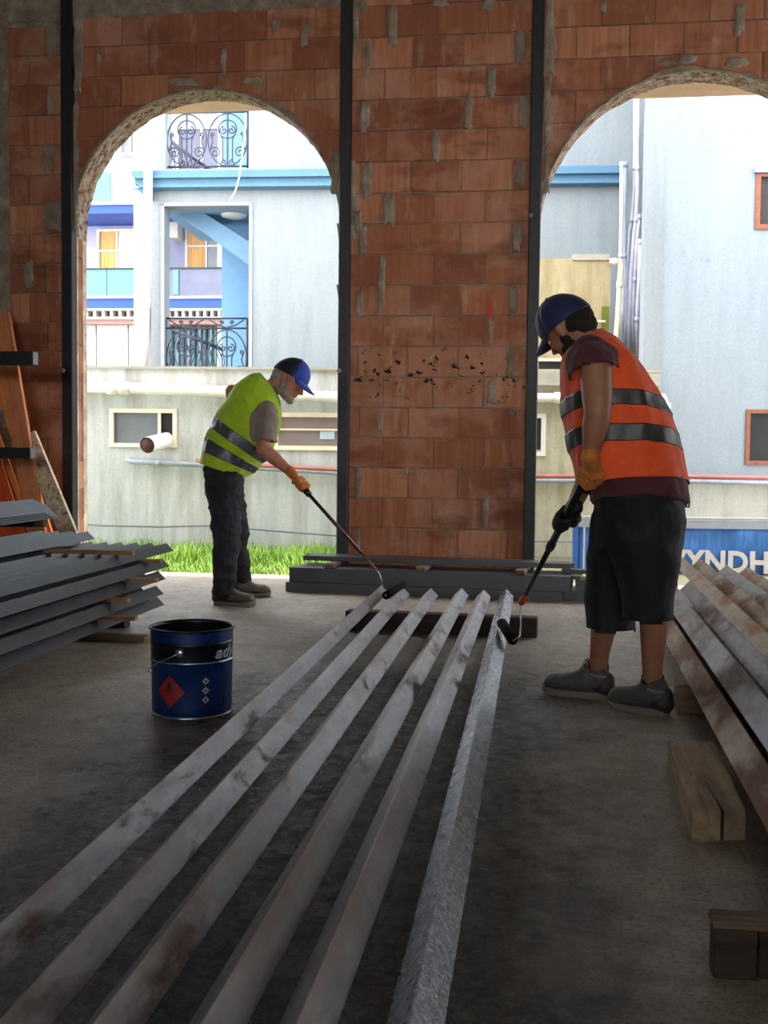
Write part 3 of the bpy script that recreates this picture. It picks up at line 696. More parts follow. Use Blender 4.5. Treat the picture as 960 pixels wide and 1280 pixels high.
# ---- wrought-iron railings
def spiral(cx, cz, r, turns, a0, sgn=1, r_end=0.12, n=26):
    return [(cx + (r * (1 - (1 - r_end) * k / n)) * math.cos(a0 + sgn * turns * 2 * PI * k / n), cz + (r * (1 - (1 - r_end) * k / n)) * math.sin(a0 + sgn * turns * 2 * PI * k / n)) for k in range(n + 1)]
def railing(F, px0, pyt, px1, pyb, label, nd=-0.1):
    """panel of scrollwork filling the rectangle; local coordinates 0..1"""
    cx, cy = (px0 + px1) / 2, (pyt + pyb) / 2
    U0, U1 = F.uz(px0, cy, nd)[0], F.uz(px1, cy, nd)[0]; Z0, Z1 = F.uz(cx, pyb, nd)[1], F.uz(cx, pyt, nd)[1]
    W, Hh = U1 - U0, Z1 - Z0
    rl = thing('iron_railing', F.w((U0 + U1) / 2, Z0, nd), label, 'railing')
    f = lambda x, z: F.w(U0 + x, Z0 + z, nd)
    mb = MB()
    for x in (0, W): mb.tube([f(x, -.05), f(x, Hh)], 0.018, 6)
    for z in (Hh, Hh * .86, 0.03): mb.tube([f(0, z), f(W, z)], 0.014, 6)
    mb.build('frame', MAT['iron'], rl)
    r = 0.0105
    half = W / 2
    for s in (0, 1):
        x0 = s * half; xc = x0 + half / 2
        def T(pts): return [f(x, z) for x, z in pts]
        MB().tube(T([(xc, 0.03), (xc, Hh * .86)]), r * 1.3, 5).build('bar', MAT['iron'], rl)
        # great ring
        ring = [(xc + half * .48 * math.cos(a), Hh * .44 + Hh * .40 * math.sin(a)) for a in [2 * PI * k / 36 for k in range(36)]]
        MB().tube(T(ring), r, 5, closed=True).build('ring', MAT['iron'], rl)
        ring = [(xc + half * .22 * math.cos(a), Hh * .60 + Hh * .14 * math.sin(a)) for a in [2 * PI * k / 24 for k in range(24)]]
        MB().tube(T(ring), r, 5, closed=True).build('ring', MAT['iron'], rl)
        for m in (-1, 1):
            S = lambda pts: T([(xc + m * (x - xc), z) for x, z in pts])
            MB().tube(S(spiral(xc + half * .10, Hh * .58, half * .10, 1.4, PI / 2, -1)), r, 5).build('scroll', MAT['iron'], rl)
            MB().tube(S(spiral(xc + half * .30, Hh * .25, half * .14, 1.6, 0, 1)), r, 5).build('scroll', MAT['iron'], rl)
            MB().tube(S([(xc + half * .12, Hh * .10), (xc + half * .12, Hh * .44), (xc + half * .16, Hh * .50)]), r, 5).build('bar', MAT['iron'], rl)
            MB().tube(S(spiral(xc + half * .12, Hh * .08, half * .09, 1.3, PI / 2, 1)), r, 5).build('scroll', MAT['iron'], rl)
            MB().tube(S([(xc + half * .44, Hh * .25), (xc + half * .36, Hh * .42), (xc + half * .40, Hh * .50)]), r, 5).build('bar', MAT['iron'], rl)
            MB().tube(S(spiral(xc + half * .36, Hh * .52, half * .06, 1.2, -PI / 2, 1)), r, 5).build('scroll', MAT['iron'], rl)
            MB().tube(S([(xc, Hh * .87), (xc + half * .2, Hh * .90), (xc + half * .42, Hh * .98)]), r, 5).build('bar', MAT['iron'], rl)
            MB().tube(S(spiral(xc + half * .12, Hh * .94, half * .05, 1.3, 0, 1)), r, 5).build('scroll', MAT['iron'], rl)
    return rl
railing(FA, 208, 129, 310, 211, 'iron scrollwork railing in the upper opening above the blue cornice')
railing(FA, 207, 398, 309, 486, 'iron scrollwork railing in the lower opening below the round ceiling lamp')
# stair handrails behind the railings
def stair_rail(y0, y1, x0, x1, yb, label):
    t = thing('stair_railing', FA.w(*FA.uz(x0, yb, -1.2), -1.2), label, 'railing')
    a = FA.w(*FA.uz(x0, y0, -1.2), -1.2); b = FA.w(*FA.uz(x1, y1, -1.2), -1.2)
    MB().tube([a, b], 0.03, 6).build('handrail', MAT['iron'], t)
    for k in range(13):
        q = a.lerp(b, k / 12.0); hgt = 0.85
        pts = [(q + Vector((0.035 * math.sin(j * 1.3 + k), 0, -hgt * j / 8))) for j in range(9)]
        MB().tube(pts, 0.008, 5).build('baluster', MAT['iron'], t)
stair_rail(176, 212, 212, 262, 212, 'sloping iron stair rail behind the upper scrollwork railing')
stair_rail(411, 437, 214, 278, 470, 'sloping iron stair rail behind the lower scrollwork railing')
# white drain pipe down the corner and the loose white cord
def fp(px, py, n=.1, F=FA): return F.w(*F.uz(px, py, n), n)
pipe('down_pipe', [fp(185.5, 130, .25), fp(185, 250, .25), fp(182, 380, .25), fp(179, 470, .25)], 0.062, plain('pale_pvc', hexc('f2e6dc'), 0.45, var=.04), 'white downpipe at the left corner of the pale blue building', collars=(1.35, 2.0), cr=1.12)
t = thing('cord', fp(307, 140, .3), 'loose white cord hanging in front of the blue cornice', 'cord')
MB().tube([fp(307, 141, .3), fp(306, 165, .3), fp(302, 200, .3), fp(299, 222, .3), fp(294, 240, .3), fp(287, 251, .3)], 0.012, 6).build('cord_run', MAT['whitepaint'], t)

# ---- wing on the right with orange-framed windows
WG = Frame(12.95, 0.10)
wg = thing('building_wing', WG.w(WG.uz(880, 600)[0], GZ), 'pale blue rendered wing with two orange framed windows on the right', 'building')
MAT['wing'] = stained('wing_render', hexc('b4c1c9', .56), hexc('9fafb9', .50), hexc('c0ccd2', .56), 0.8, 0.5, amount=0.4, patch=hexc('8fa3b0', .56))
wu0, wu1 = WG.uz(804, 400)[0], WG.uz(1150, 400)[0]
hole_wall(WG, [(946, 217, 1010, 285), (934, 514, 1000, 580)], wu0, wu1, GZ, 8.5, 0.22, MAT['wing'], 'facade', wg)
sw0 = WG.w(wu0, 0, -0.001); sw1 = FA.w(*FA.uz(799.5, 400, 0.02), 0.02)
MB().hexa([(sw0.x, sw0.y, GZ), (sw0.x + .2, sw0.y, GZ), (sw1.x + .2, sw1.y, GZ), (sw1.x, sw1.y, GZ), (sw0.x, sw0.y, 8.5), (sw0.x + .2, sw0.y, 8.5), (sw1.x + .2, sw1.y, 8.5), (sw1.x, sw1.y, 8.5)]).build('side_wall', MAT['blue'], wg)
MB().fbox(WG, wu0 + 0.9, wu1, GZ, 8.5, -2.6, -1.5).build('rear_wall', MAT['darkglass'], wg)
MAT['orangeframe'] = plain('orange_wood_frame', hexc('b86a48', .5), 0.55, var=0.15, scale=20)
window(WG, (944, 215, 1010, 287), wg, 0.055, 'orangeframe', pane='dim')
window(WG, (932, 512, 1002, 581), wg, 0.045, 'orangeframe', pane='darkglass')
MB().frect(WG, 944, 209, 1012, 215, 0, 0.05).build('lintel', plain('lintel_blue', hexc('8fa9d8'), 0.8), wg)
# bundle of pipes in the corner
mats_ = [MAT['greypipe'], plain('lilac_pipe', hexc('b9b6c6'), 0.45), plain('pale_pipe', hexc('c9c9d2'), .45)]
bund = [
 [(794, 120), (794, 180), (793, 240), (790, 275), (787, 290), (784, 340), (783, 400), (780, 445)],
 [(798, 120), (797, 180), (797, 240), (795, 275), (793, 290), (789, 340), (787, 400), (786, 445)],
 [(777.5, 203), (777, 260), (776, 320), (779, 380), (776, 445)],
 [(782, 203), (781, 260), (781, 320), (784, 380), (783, 445)],
 [(799, 270), (796, 300), (793, 350), (791, 400), (793, 445)],
 [(800, 300), (799, 350), (796, 400), (797, 445)],
]
labs = ['tall grey pipe left of the rear pair in the corner by the wing', 'tall lilac pipe running to the top beside the wing corner', 'capped pale pipe, leftmost of the corner bundle', 'capped grey pipe, second from left in the corner bundle', 'lilac pipe bending near the wing corner', 'pale pipe hugging the wing corner']
for i, b in enumerate(bund):
    F2 = Frame(15.0 - 0.06 * (i % 3), 0.05)
    pipe('corner_pipe', [F2.w(*F2.uz(x, y)) for x, y in b], 0.028, mats_[i % 3], labs[i], group='pipes in the corner beside the wing', collars=(1.5, 3.0) if len(b) > 5 else (0.05, 2.0), cr=1.2)

# ---- far apartment house behind, seen left of and through the loggia
FB = Frame(24.0, 0.02)
MAT['turq'] = plain('turquoise_panel', hexc('7fdcd8', .45), 0.3, var=0.12, scale=1.2)
MAT['bluband'] = plain('royal_blue_band', hexc('2f5fd0', .65), 0.6, var=0.05)
MAT['lilacwall'] = plain('lilac_wall', hexc('c2c0de', .65), 0.8, var=0.04)
MAT['curtain'] = plain('ochre_curtain', hexc('cf9a5a'), 0.8, var=0.3, scale=6, stretch=(4, 4, .1))
MAT['glassrail'] = plain('balcony_glass', hexc('70739c', .4), 0.12, var=0.3, scale=1.5, spec=0.8)
MAT['brownband'] = plain('brown_band', hexc('b58a84'), 0.7)
fb = thing('apartment_building', FB.w(FB.uz(190, 560)[0], GZ), 'far white apartment house with blue bands and glass balconies at the left', 'building')
MB().frect(FB, 40, 40, 330, 600, -0.6, -0.5).build('wall', MAT['lilacwall'], fb)
def fr_(name, a, b, c, d, n0, n1, mat, par=fb): return MB().frect(FB, a, b, c, d, n0, n1).build(name, MAT[mat], par)
fr_('pillar', 167, 60, 179, 470, -0.3, 0.9, 'whitepaint'); fr_('pillar', 272, 60, 290, 470, -.5, 0.4, 'whitepaint')
for (x0, x1) in ((60, 168), (196, 277)):
    fr_('balcony_band', x0, 256, x1, 267, -0.5, 0.8, 'bluband'); fr_('balcony_band', x0, 373, x1, 385.5, -0.5, 0.8, 'bluband')
    fr_('balcony_slab', x0, 370, x1, 373, -0.5, 0.85, 'whitepaint'); fr_('balcony_slab', x0, 252, x1, 256, -.5, .85, 'whitepaint')
    fr_('brown_band', x0, 399, x1 + 6, 405, -0.5, 0.7, 'brownband'); fr_('white_band', x0, 396, x1 + 6, 399, -0.5, .8, 'whitepaint'); fr_('white_band', x0, 385.5, x1 + 6, 388, -.5, .8, 'whitepaint')
    k = x0 + 4
    while k < x1 + 6: fr_('baluster', k, 388, k + 3.2, 396, 0.5, 0.75, 'whitepaint'); k += 10.5 if x0 < 100 else 9
fr_('balcony_panel', 60, 336, 133, 370, 0.7, 0.75, 'turq'); fr_('balcony_panel', 134, 336, 168, 370, 0.7, 0.75, 'turq'); fr_('balcony_panel', 60, 216, 138, 252, 0.7, .75, 'turq'); fr_('balcony_panel', 139, 216, 168, 252, .7, .75, 'whitepaint')
fr_('balcony_panel', 196, 336, 278, 371, 0.7, 0.74, 'glassrail'); fr_('balcony_panel', 196, 216, 278, 252, 0.7, .74, 'glassrail')
fr_('glass_strip', 216, 337, 223, 368, .76, .78, 'turq')
fr_('balcony_rail', 60, 334.5, 278, 336.5, 0.68, 0.78, 'iron')
window(FB, (112, 281, 168, 337), fb, 0.06, 'whitepaint', n=-0.44, mull=(0.45,), trans=(0.5,), panes=['curtain', 'whitepaint'])
window(FB, (224, 278, 278, 340), fb, 0.06, 'whitepaint', n=-0.44, mull=(0.5,), trans=(0.6,), panes=['curtain', 'greyglass'])
window(FB, (140, 150, 168, 188), fb, 0.06, 'whitepaint', n=-0.44, mull=(0.5,), pane='greyglass')
window(FB, (212, 150, 278, 212), fb, 0.07, 'whitepaint', n=-0.44, mull=(0.5,), pane='glassrail')
fr_('air_conditioner', 211, 275, 222, 297, -0.5, 0.0, 'whitepaint')
for a, b in ((60, 120), (121, 160), (161, 175)): fr_('white_panel', a, 406, b - .6, 470, 0.3, 0.5, 'whitepaint')
fr_('lower_glazing', 196, 406, 277, 480, 0.1, 0.2, 'turq')
for a in range(200, 276, 7): fr_('glazing_bar', a, 406, a + 2, 480, 0.2, 0.3, 'glassrail' if a % 2 else 'iron')

# ---- grass strip
def m_grass():
    t = NT('grass_blades'); p = t.pos(); c = t.ramp(t.noise(p, 3, 4), [(0.3, hexc('6f9a2a', .73)), (0.6, hexc('9cc83c', .73)), (0.8, hexc('c5e05a', .73))])
    t.set(c, 0.7); t.b.inputs['Subsurface Weight'].default_value = 0.0; return t.m
MAT['grass'] = m_grass()
mb = MB(); rg = random.Random(3)
for i in range(15000):
    y = rg.uniform(YW + .6, 12.3); x = rg.uniform(-6.5, -0.75)
    h = rg.uniform(.05, .17) * (1.25 if y > 10.5 else 0.8) * (0.7 + 0.6 * abs(noise.noise(Vector((x * 1.5, y, 0))))); a = rg.uniform(0, 2 * PI); l = rg.uniform(.02, .10); wd = rg.uniform(.004, .008)
    dx, dy = math.cos(a), math.sin(a)
    mb.add([(x - dy * wd, y + dx * wd, GZ), (x + dy * wd, y - dx * wd, GZ), (x + dx * l * .4 + dy * wd * .7, y + dy * l * .4 - dx * wd * .7, GZ + h * .6), (x + dx * l * .4 - dy * wd * .7, y + dy * l * .4 + dx * wd * .7, GZ + h * .6), (x + dx * l, y + dy * l, GZ + h)], [(0, 1, 2, 3), (3, 2, 4)])
o = mb.build('grass', MAT['grass']); tag(o, 'strip of bright green grass between the floor edge and the concrete wall', 'grass', kind='stuff')
# ================================================================ STEEL, TIMBER, BUCKET
def m_wet():
    t = NT('wet_painted_steel'); p = t.pos((1, .7, 1)); a = t.noise(p, 95, 4, 0.7)
    c = t.mix(t.ramp(a, [(.4, 0), (.62, 1)]), hexc('6a6e76'), hexc('a2a6ac'))
    return t.set(c, t.ramp(t.noise(p, 25, 3), [(.35, .18), (.65, .36)]), .85, bump=t.math('ADD', a, t.noise(t.pos((1, 1, 1)), 120, 3)), bstr=.6, bdist=.004)
MAT['galv'] = m_steel('mill_scale_steel', hexc('88888a'), hexc('5c4232'), 0.30, 0.40, 1.0, 0.55, lime=hexc('929490'), ridge=0.046)
MAT['galv_wet'] = m_wet()
MAT['blacksteel'] = plain('matt_black_paint', (0.046, 0.051, 0.060), 0.40, 0.1, 0.25, 6, 0.15, spec=0.7)
MAT['rusty1'] = m_steel('rusty_steel_brown', hexc('a5937e'), hexc('7d5a42'), 0.75, 0.5, 2.0, 0.25)
MAT['rusty2'] = m_steel('grey_mill_steel', hexc('969aa0'), hexc('8a7158'), 0.40, 0.45, 6.0, 0.40)
MAT['rusty3'] = m_steel('orange_rust_steel', hexc('a89a88'), hexc('b8682a'), 0.62, 0.5, 9.0, 0.3)
MAT['timber'] = m_wood('weathered_timber', hexc('8a745c'), hexc('4b3a2b'))
MAT['timber_dark'] = m_wood('soaked_and_shaded_timber', hexc('4a3c30'), hexc('1e1814'))
MAT['lath'] = m_wood('pine_lath', hexc('a97f55'), hexc('6b4526'))
MAT['pale_timber'] = m_wood('pale_plank', hexc('b39a7b'), hexc('7d664b'), axis=1)
MAT['endcap'] = plain('raw_steel_end', hexc('8c8c90'), 0.4, 0.5)

def angle_prof(w, t=0.006):
    k = t * math.sqrt(2)
    return [(-w, 0), (0, w), (w, 0), (w - k, 0), (0, w - k), (-w + k, 0)]
def angle(name, a, b, w, mat, label, group, cat='steel section', t=0.006):
    a = Vector(a); b = Vector(b); d = (b - a).normalized(); X = Vector((d.y, -d.x, 0)).normalized()
    mb = MB(); mb.extrude(angle_prof(w, t), a, b, X, (0, 0, 1)); o = mb.build(name, mat, origin=a)
    bv = o.modifiers.new('edge', 'BEVEL'); bv.width = 0.0018; bv.segments = 2; bv.limit_method = 'ANGLE'; bv.angle_limit = math.radians(40)
    return tag(o, label, cat, group)

# ---- the six angle sections being painted
TB = 0.108
bw = 0.046
far = [(476.9, 731.4), (503.4, 734), (538.6, 735), (577, 735), (604.7, 736.8), (633, 736)]
near = [(0, 1154), (0, 1274), (116, 1280), (251, 1280), (370, 1280), (512, 1280)]
ordn = ['leftmost of the six, beside the roller head', 'second from left of the six', 'third from left of the six', 'fourth from left of the six', 'fifth from left of the six, with rust along its ridge', 'rightmost of the six, wet and glittering']
BE = []
for i in range(6):
    f = at_z(*far[i], TB + bw); n_ = at_z(*near[i], TB + bw); d = (f - n_).normalized(); e = f - d * 6.0
    f.z = e.z = TB; BE.append((f, e))
    mt = [MAT['galv'], MAT['galv'], MAT['galv'], MAT['galv'], MAT['galv'], MAT['galv_wet']][i]
    angle('steel_angle', e, f, bw, mt, 'grey steel angle on bearers, ' + ordn[i], 'grey steel angles being painted', 'steel angle')
# bearers
c0 = at_z(671, 797.7, 0); c1 = at_z(440, 788, 0)
d = (c0 - c1); d.z = 0; dn = d.normalized(); q = Vector((-dn.y, dn.x, 0))
def timber(name, a, b, depth, z0, z1, mat, label, group=None, cat='timber', back=None, ch=0.004):
    """beam whose front bottom edge runs from a to b"""
    a = Vector((a[0], a[1], 0)); b = Vector((b[0], b[1], 0)); d = b - a; L = d.length; an = math.atan2(d.y, d.x)
    M = Matrix.Translation(a + Vector((0, 0, z0))) @ Matrix.Rotation(an, 4, 'Z')
    o = MB().cbox(0, L, 0, depth, 0, z1 - z0, ch, M).build(name, mat, origin=M.translation, rot=Matrix.Rotation(an, 3, 'Z'))
    return tag(o, label, cat, group)
timber('timber_bearer', c1 - dn * 0.04, c0, 0.10, 0.0, TB, MAT['timber_dark'], 'dark squared timber under the far ends of the six grey angles')
timber('timber_bearer', (-1.15, 1.25, 0), (0.1, 1.25, 0), 0.10, 0.0, TB, MAT['timber_dark'], 'dark squared timber under the near ends of the six grey angles')

# ---- black sections lying before the brick pier
a0 = at_z(357, 739.5, 0); a1 = at_z(703, 753, 0); dd = (a1 - a0); dd.z = 0; dd.normalize(); qq = Vector((-dd.y, dd.x, 0))
def xs_tube(s0, s1, off, dep, z0, z1, label, mat='blacksteel', name='steel_channel'):
    a = a0 + dd * s0 + qq * off; a.z = z0
    M = Matrix.Translation(a) @ Matrix.Rotation(math.atan2(dd.y, dd.x), 4, 'Z')
    L = s1 - s0; mb = MB(); th = 0.006
    prof = [(0, 0), (dep, 0), (dep, z1 - z0), (0, z1 - z0)]
    # open-ended rectangular tube
    mb.box(0, L, 0, th, 0, z1 - z0, M); mb.box(0, L, dep - th, dep, 0, z1 - z0, M); mb.box(0, L, th, dep - th, 0, th, M); mb.box(0, L, th, dep - th, z1 - z0 - th, z1 - z0, M)
    o = mb.build(name, MAT[mat], origin=a, rot=Matrix.Rotation(math.atan2(dd.y, dd.x), 3, 'Z'))
    return tag(o, label, 'steel section', 'black steel sections before the brick pier')
LT = (a1 - a0).length
for k, (s0, s1) in enumerate(((0.0, LT), (.02, LT + .25), (0.03, LT + .3), (0.0, LT + .2))):
    xs_tube(s0, s1, 0.105 * k, 0.10, 0.0, 0.068, ['bottom front black steel tube of the pile before the brick pier', 'bottom tube second from the front in the pile before the pier', 'bottom tube third from the front in the pile before the pier', 'bottom rear tube of the pile before the pier'][k])
for k in range(3):
    xs_tube(0.02 + .01 * k, LT + .05, 0.02 + 0.13 * k, 0.12, 0.069, 0.172, ['tall black steel tube at the front of the upper layer before the pier', 'middle tall black tube of the pile before the pier', 'rear tall black tube against the brick pier'][k])
# spacers and the thin top sections
for k, px in enumerate((407, 530, 656)):
    p_ = at_z(px, 712, 0.172); s = (p_ - a0).dot(dd)
    timber('timber_spacer', a0 + dd * (s - .035) + qq * 0.03, a0 + dd * (s + .035) + qq * 0.03, 0.40, 0.173, 0.203, MAT['timber'], ['grey timber spacer on the black pile, left one below the left arch', 'grey timber spacer on the black pile below the brick pier middle', 'grey timber spacer on the black pile beside the right steel post'][k], 'spacers on the black pile', 'spacer')
for k, (s0, s1) in enumerate(((.06, LT + .04), (.08, LT + .06), (.04, LT + .02))):
    xs_tube(s0, s1, 0.235 + .072 * k, 0.065, 0.204, 0.238, ['front slim black tube on top of the pile before the brick pier', 'middle slim black tube on top of the pile before the brick pier', 'rear slim black tube on top of the pile against the posts'][k])
# short group to the right of it
for k in range(2):
    xs_tube(LT + .08, LT + 0.75, 0.06 + .13 * k, 0.11, 0.069, 0.15, ['front short black section right of the pile behind the man in orange', 'rear short black section right of the pile behind the man in orange'][k])
p_ = at_z(720, 722, 0.15); s = (p_ - a0).dot(dd)
timber('timber_spacer', a0 + dd * (s - .03) + qq * 0.05, a0 + dd * (s + .04) + qq * 0.05, 0.24, 0.151, 0.176, MAT['timber'], 'grey timber spacer at the right end, next to the shorts of the man in orange', 'spacers on the black pile', 'spacer')
xs_tube(LT - .02, LT + 0.7, 0.18, 0.08, 0.177, 0.205, 'slim black section on the right spacer behind the man in orange')

# ---- big stack of black painted angles at the left
SX, SP, SW = -2.17, 0.084, 0.046
zl = [0.131, 0.197, 0.264, 0.331, 0.397]
corner = [at_z(206, 756, zl[0]), at_z(204.6, 742.6, zl[1]), at_z(207, 724, zl[2]), at_z(212, 708, zl[3]), at_z(217, 688.7, zl[4])]; ends = [c_.y for c_ in corner]
lay = ['bottom', 'second', 'third', 'fourth', 'fifth and topmost full']
cnt = ['outermost', 'second', 'third', 'fourth', 'fifth', 'sixth', 'seventh', 'eighth']
for L_ in range(5):
    nn_ = 8 if L_ == 4 else 5
    for k in range(nn_ if L_ == 4 else 3):
        x = corner[L_].x - SW - SP * 1.11 * k
        if L_ == 4: lb = 'black steel angle in topmost full layer, left stack, %s from the bucket side' % cnt[k]
        elif k == 0: lb = 'black steel angle on the bucket side of the left stack, %s layer' % lay[L_]
        else: lb = 'black steel angle of the %s left stack layer, %s from the bucket side' % (lay[L_], cnt[k])
        ye = ends[L_] + random.uniform(-.008, .008)
        angle('steel_angle', (x - .03, ye - 6.0, zl[L_]), (x, ye, zl[L_]), SW, MAT['blacksteel'], lb, 'black steel angles in the left stack', 'steel angle')
LA = 'laths in the left stack'
def lath(x0, x1, y, z0, z1, label, dep=0.05, mat='lath', tilt=0.0):
    a = Vector((x0, y - (x1 - x0) * tilt, 0)); b = Vector((x1, y, 0))
    return timber('timber_lath', a, b, dep, z0, z1, MAT[mat], label, LA, 'lath', ch=0.002)
e_ = 0.0008
lath(-2.75, at_z(200, 702, .387).x, at_z(200, 702, .387).y, zl[3] + SW + e_, zl[4] - e_, 'thin pine lath just under the topmost full layer, left stack')
lath(-2.65, at_z(195, 726, .321).x, at_z(195, 726, .321).y, zl[2] + SW + e_, zl[3] - e_, 'pine lath between third and fourth layers of the left stack')
lath(-2.65, at_z(159, 751, .254).x, at_z(159, 751, .254).y, zl[1] + SW + e_, zl[2] - e_, 'pine lath between second and third layers of the left stack')
lath(-2.65, at_z(168, 774, .187).x, at_z(168, 774, .187).y, zl[0] + SW + e_, zl[1] - e_, 'long pine lath between bottom and second layers of the left stack')
for L_ in range(4): lath(-2.65, -2.19, 2.2, zl[L_] + SW + e_, zl[L_ + 1] - e_, 'pine lath at the near end of the left stack, on its %s layer' % lay[L_])
zt = zl[4] + SW
yt = at_z(166, 692, zt + .01).y
lath(at_z(50, 690, zt + .01).x, at_z(166, 692, zt + .01).x, yt, zt + e_, zt + 0.022, 'long dark red lath on top of the left stack above the row of ridges', 0.04)
lath(-3.3, -2.5, 2.6, zt + e_, zt + 0.022, 'lath on top of the left stack near its near end', 0.05)
fl0 = at_z(182, 803, 0)
timber('timber_lath', (-2.75, fl0.y + .03, 0), (fl0.x, fl0.y - .02, 0), 0.06, 0.0, 0.034, MAT['timber'], 'rough mottled lath lying on the floor below the left stack beside the bucket', None, 'lath', ch=0.002)
timber('timber_bearer', (-2.75, 5.9, 0), (-2.26, 5.9, 0), 0.09, 0.0, 0.130, MAT['timber_dark'], 'short timber bearer under the far end of the left stack')
timber('timber_bearer', (-2.75, 2.0, 0), (-2.26, 2.0, 0), 0.09, 0.0, 0.130, MAT['timber_dark'], 'short timber bearer under the near end of the left stack')
# upper group F
zf_ = zt + 0.023; xf = at_z(119, 674, zf_).x; yf = at_z(119, 674, zf_).y
for k in range(4):
    x = xf - SW - 0.094 * k
    angle('steel_angle', (x, yf - 6 + .0 * k, zf_), (x, yf - .0 * k, zf_), SW, MAT['blacksteel'], 'black steel angle on the long lath above the full layers, %s from the arch' % cnt[k], 'black steel angles on top of the left stack', 'steel angle')
zg = zf_ + SW
xg = -3.02
timber('steel_block', (-3.5, 6.45, 0), (xg - .04, 6.45, 0), 0.08, zg + e_, zg + 0.052, MAT['post'], 'black steel tube end under the nested angles at the left edge', None, 'steel section')
timber('timber_spacer', (xg - .03, 6.45, 0), (xg + .03, 6.45, 0), 0.06, zg + e_, zg + 0.052, MAT['timber'], 'small grey block beside the black tube end at the left edge', None, 'spacer')
for k in range(4):
    angle('steel_angle', (xg - .03 - .004 * k, 0.9, zg + 0.053 + .0125 * k), (xg - .03 - .004 * k, 6.62 - .05 * k, zg + 0.053 + .0125 * k), 0.085, MAT['blacksteel'], ['lowest', 'second', 'third', 'topmost'][k] + ' of the wide nested black angles at the left edge', 'nested wide angles', 'steel angle', t=0.005)

# ---- rack arms entering from the left
rk = thing('storage_rack', (-4.4, 7.1, 0), 'black steel rack arms reaching in from the left edge above the stack', 'rack')
MB().box(-4.48, -4.38, 7.05, 7.15, 0, 2.6).build('post', MAT['post'], rk)
MB().box(-4.75, -4.1, 6.8, 7.4, 0, 0.02).build('foot', MAT['post'], rk)
for (px, y0, y1) in ((40.5, 439, 456), (37, 559.5, 573.5)):
    q0 = at_Y(px, y0, 7.06); q1 = at_Y(px, y1, 7.06)
    ar = MB().cbox(-4.38, q0.x, 7.06, 7.14, q1.z, q0.z, 0.004).build('arm', MAT['post'], rk)
    MB().box(q0.x, q0.x + 0.004, 7.063, 7.137, q1.z + .004, q0.z - .004).build('end_plate', MAT['endcap'], ar)

# ---- boards leaning on the wall at the left
def leaning(top, bot, Yt, Yb, wpx, th, mat, label, ragged=0, zbot=0.0):
    b = at_Y(bot[0], bot[1], Yb); tpt = at_Y(top[0], top[1], Yt)
    b = Vector((b.x, b.y, 0)); d = tpt - b; L = d.length; d.normalize()
    n = Vector((0, -1, 0)); n = (n - d * n.dot(d)).normalized(); x = d.cross(n) * -1
    if x.x < 0: x = -x
    w_ = wpx / 178.0 / 2
    M = Matrix(((x.x, n.x, d.x, b.x), (x.y, n.y, d.y, b.y), (x.z, n.z, d.z, 0), (0, 0, 0, 1)))
    lift = abs(x.z) * w_ + abs(n.z) * th + 0.001
    M = Matrix.Translation((0, 0, lift)) @ M
    mb = MB(); N = 14; vs = []; fs = []
    for k in range(N + 1):
        s = L * k / N; j = 0.004 * noise.noise(Vector((k * .8, wpx, 1))) if ragged else 0
        for (a, c) in ((-w_ + j, 0), (w_ + j * 1.5, 0), (w_ + j, th), (-w_ + j, th)): vs.append(M @ Vector((a, c, s)))
    for k in range(N):
        for q_ in range(4): fs.append((k * 4 + q_, k * 4 + (q_ + 1) % 4, k * 4 + 4 + (q_ + 1) % 4, k * 4 + 4 + q_))
    fs += [(3, 2, 1, 0), (N * 4, N * 4 + 1, N * 4 + 2, N * 4 + 3)]
    o = mb.add(vs, fs).build('leaning_board', mat, origin=b, rot=M.to_3x3())
    return tag(o, label, 'board', 'boards leaning against the brick wall')
mo = m_wood('orange_formwork', hexc('e09468'), hexc('c0703f'), axis=2); mo2 = m_wood('red_orange_panel', hexc('ea6424'), hexc('c84814'), axis=2)  # orange board tones raised to stand in for sunlight on them
mo3 = m_wood('amber_batten', hexc('f4a850'), hexc('cc7428'), axis=2)
def m_splat():
    t = NT('mortar_splashed_board'); p = t.pos((1, 1, 1), True); a = t.noise(p, 22, 6, 0.75, 0.6)
    c = t.ramp(a, [(0.36, hexc('4c3a2c')), (0.41, hexc('c4ae8e')), (0.6, hexc('ecdcc2'))]); return t.set(c, 0.9, bump=a, bstr=0.9, bdist=0.01)
leaning((-30, 470), (64, 741), 8.21, 7.72, 7, 0.02, mo3, 'thin amber batten in a sunlit tone beside the red orange panel')
leaning((-62, 470), (18, 742), 8.19, 7.70, 62, 0.018, mo2, 'wide red orange panel, furthest left of the leaning boards')
leaning((-14, 430), (78, 738), 8.17, 7.86, 15, 0.03, mo3, 'narrow orange batten behind the terracotta plank')
leaning((3, 399), (58, 741), 8.14, 7.70, 25, 0.04, mo, 'terracotta coloured plank leaning against the brick wall behind the rack arms')
leaning((37, 552), (112, 744), 7.98, 7.62, 23, 0.035, m_splat(), 'mortar splashed pale plank leaning right, near the left steel post')

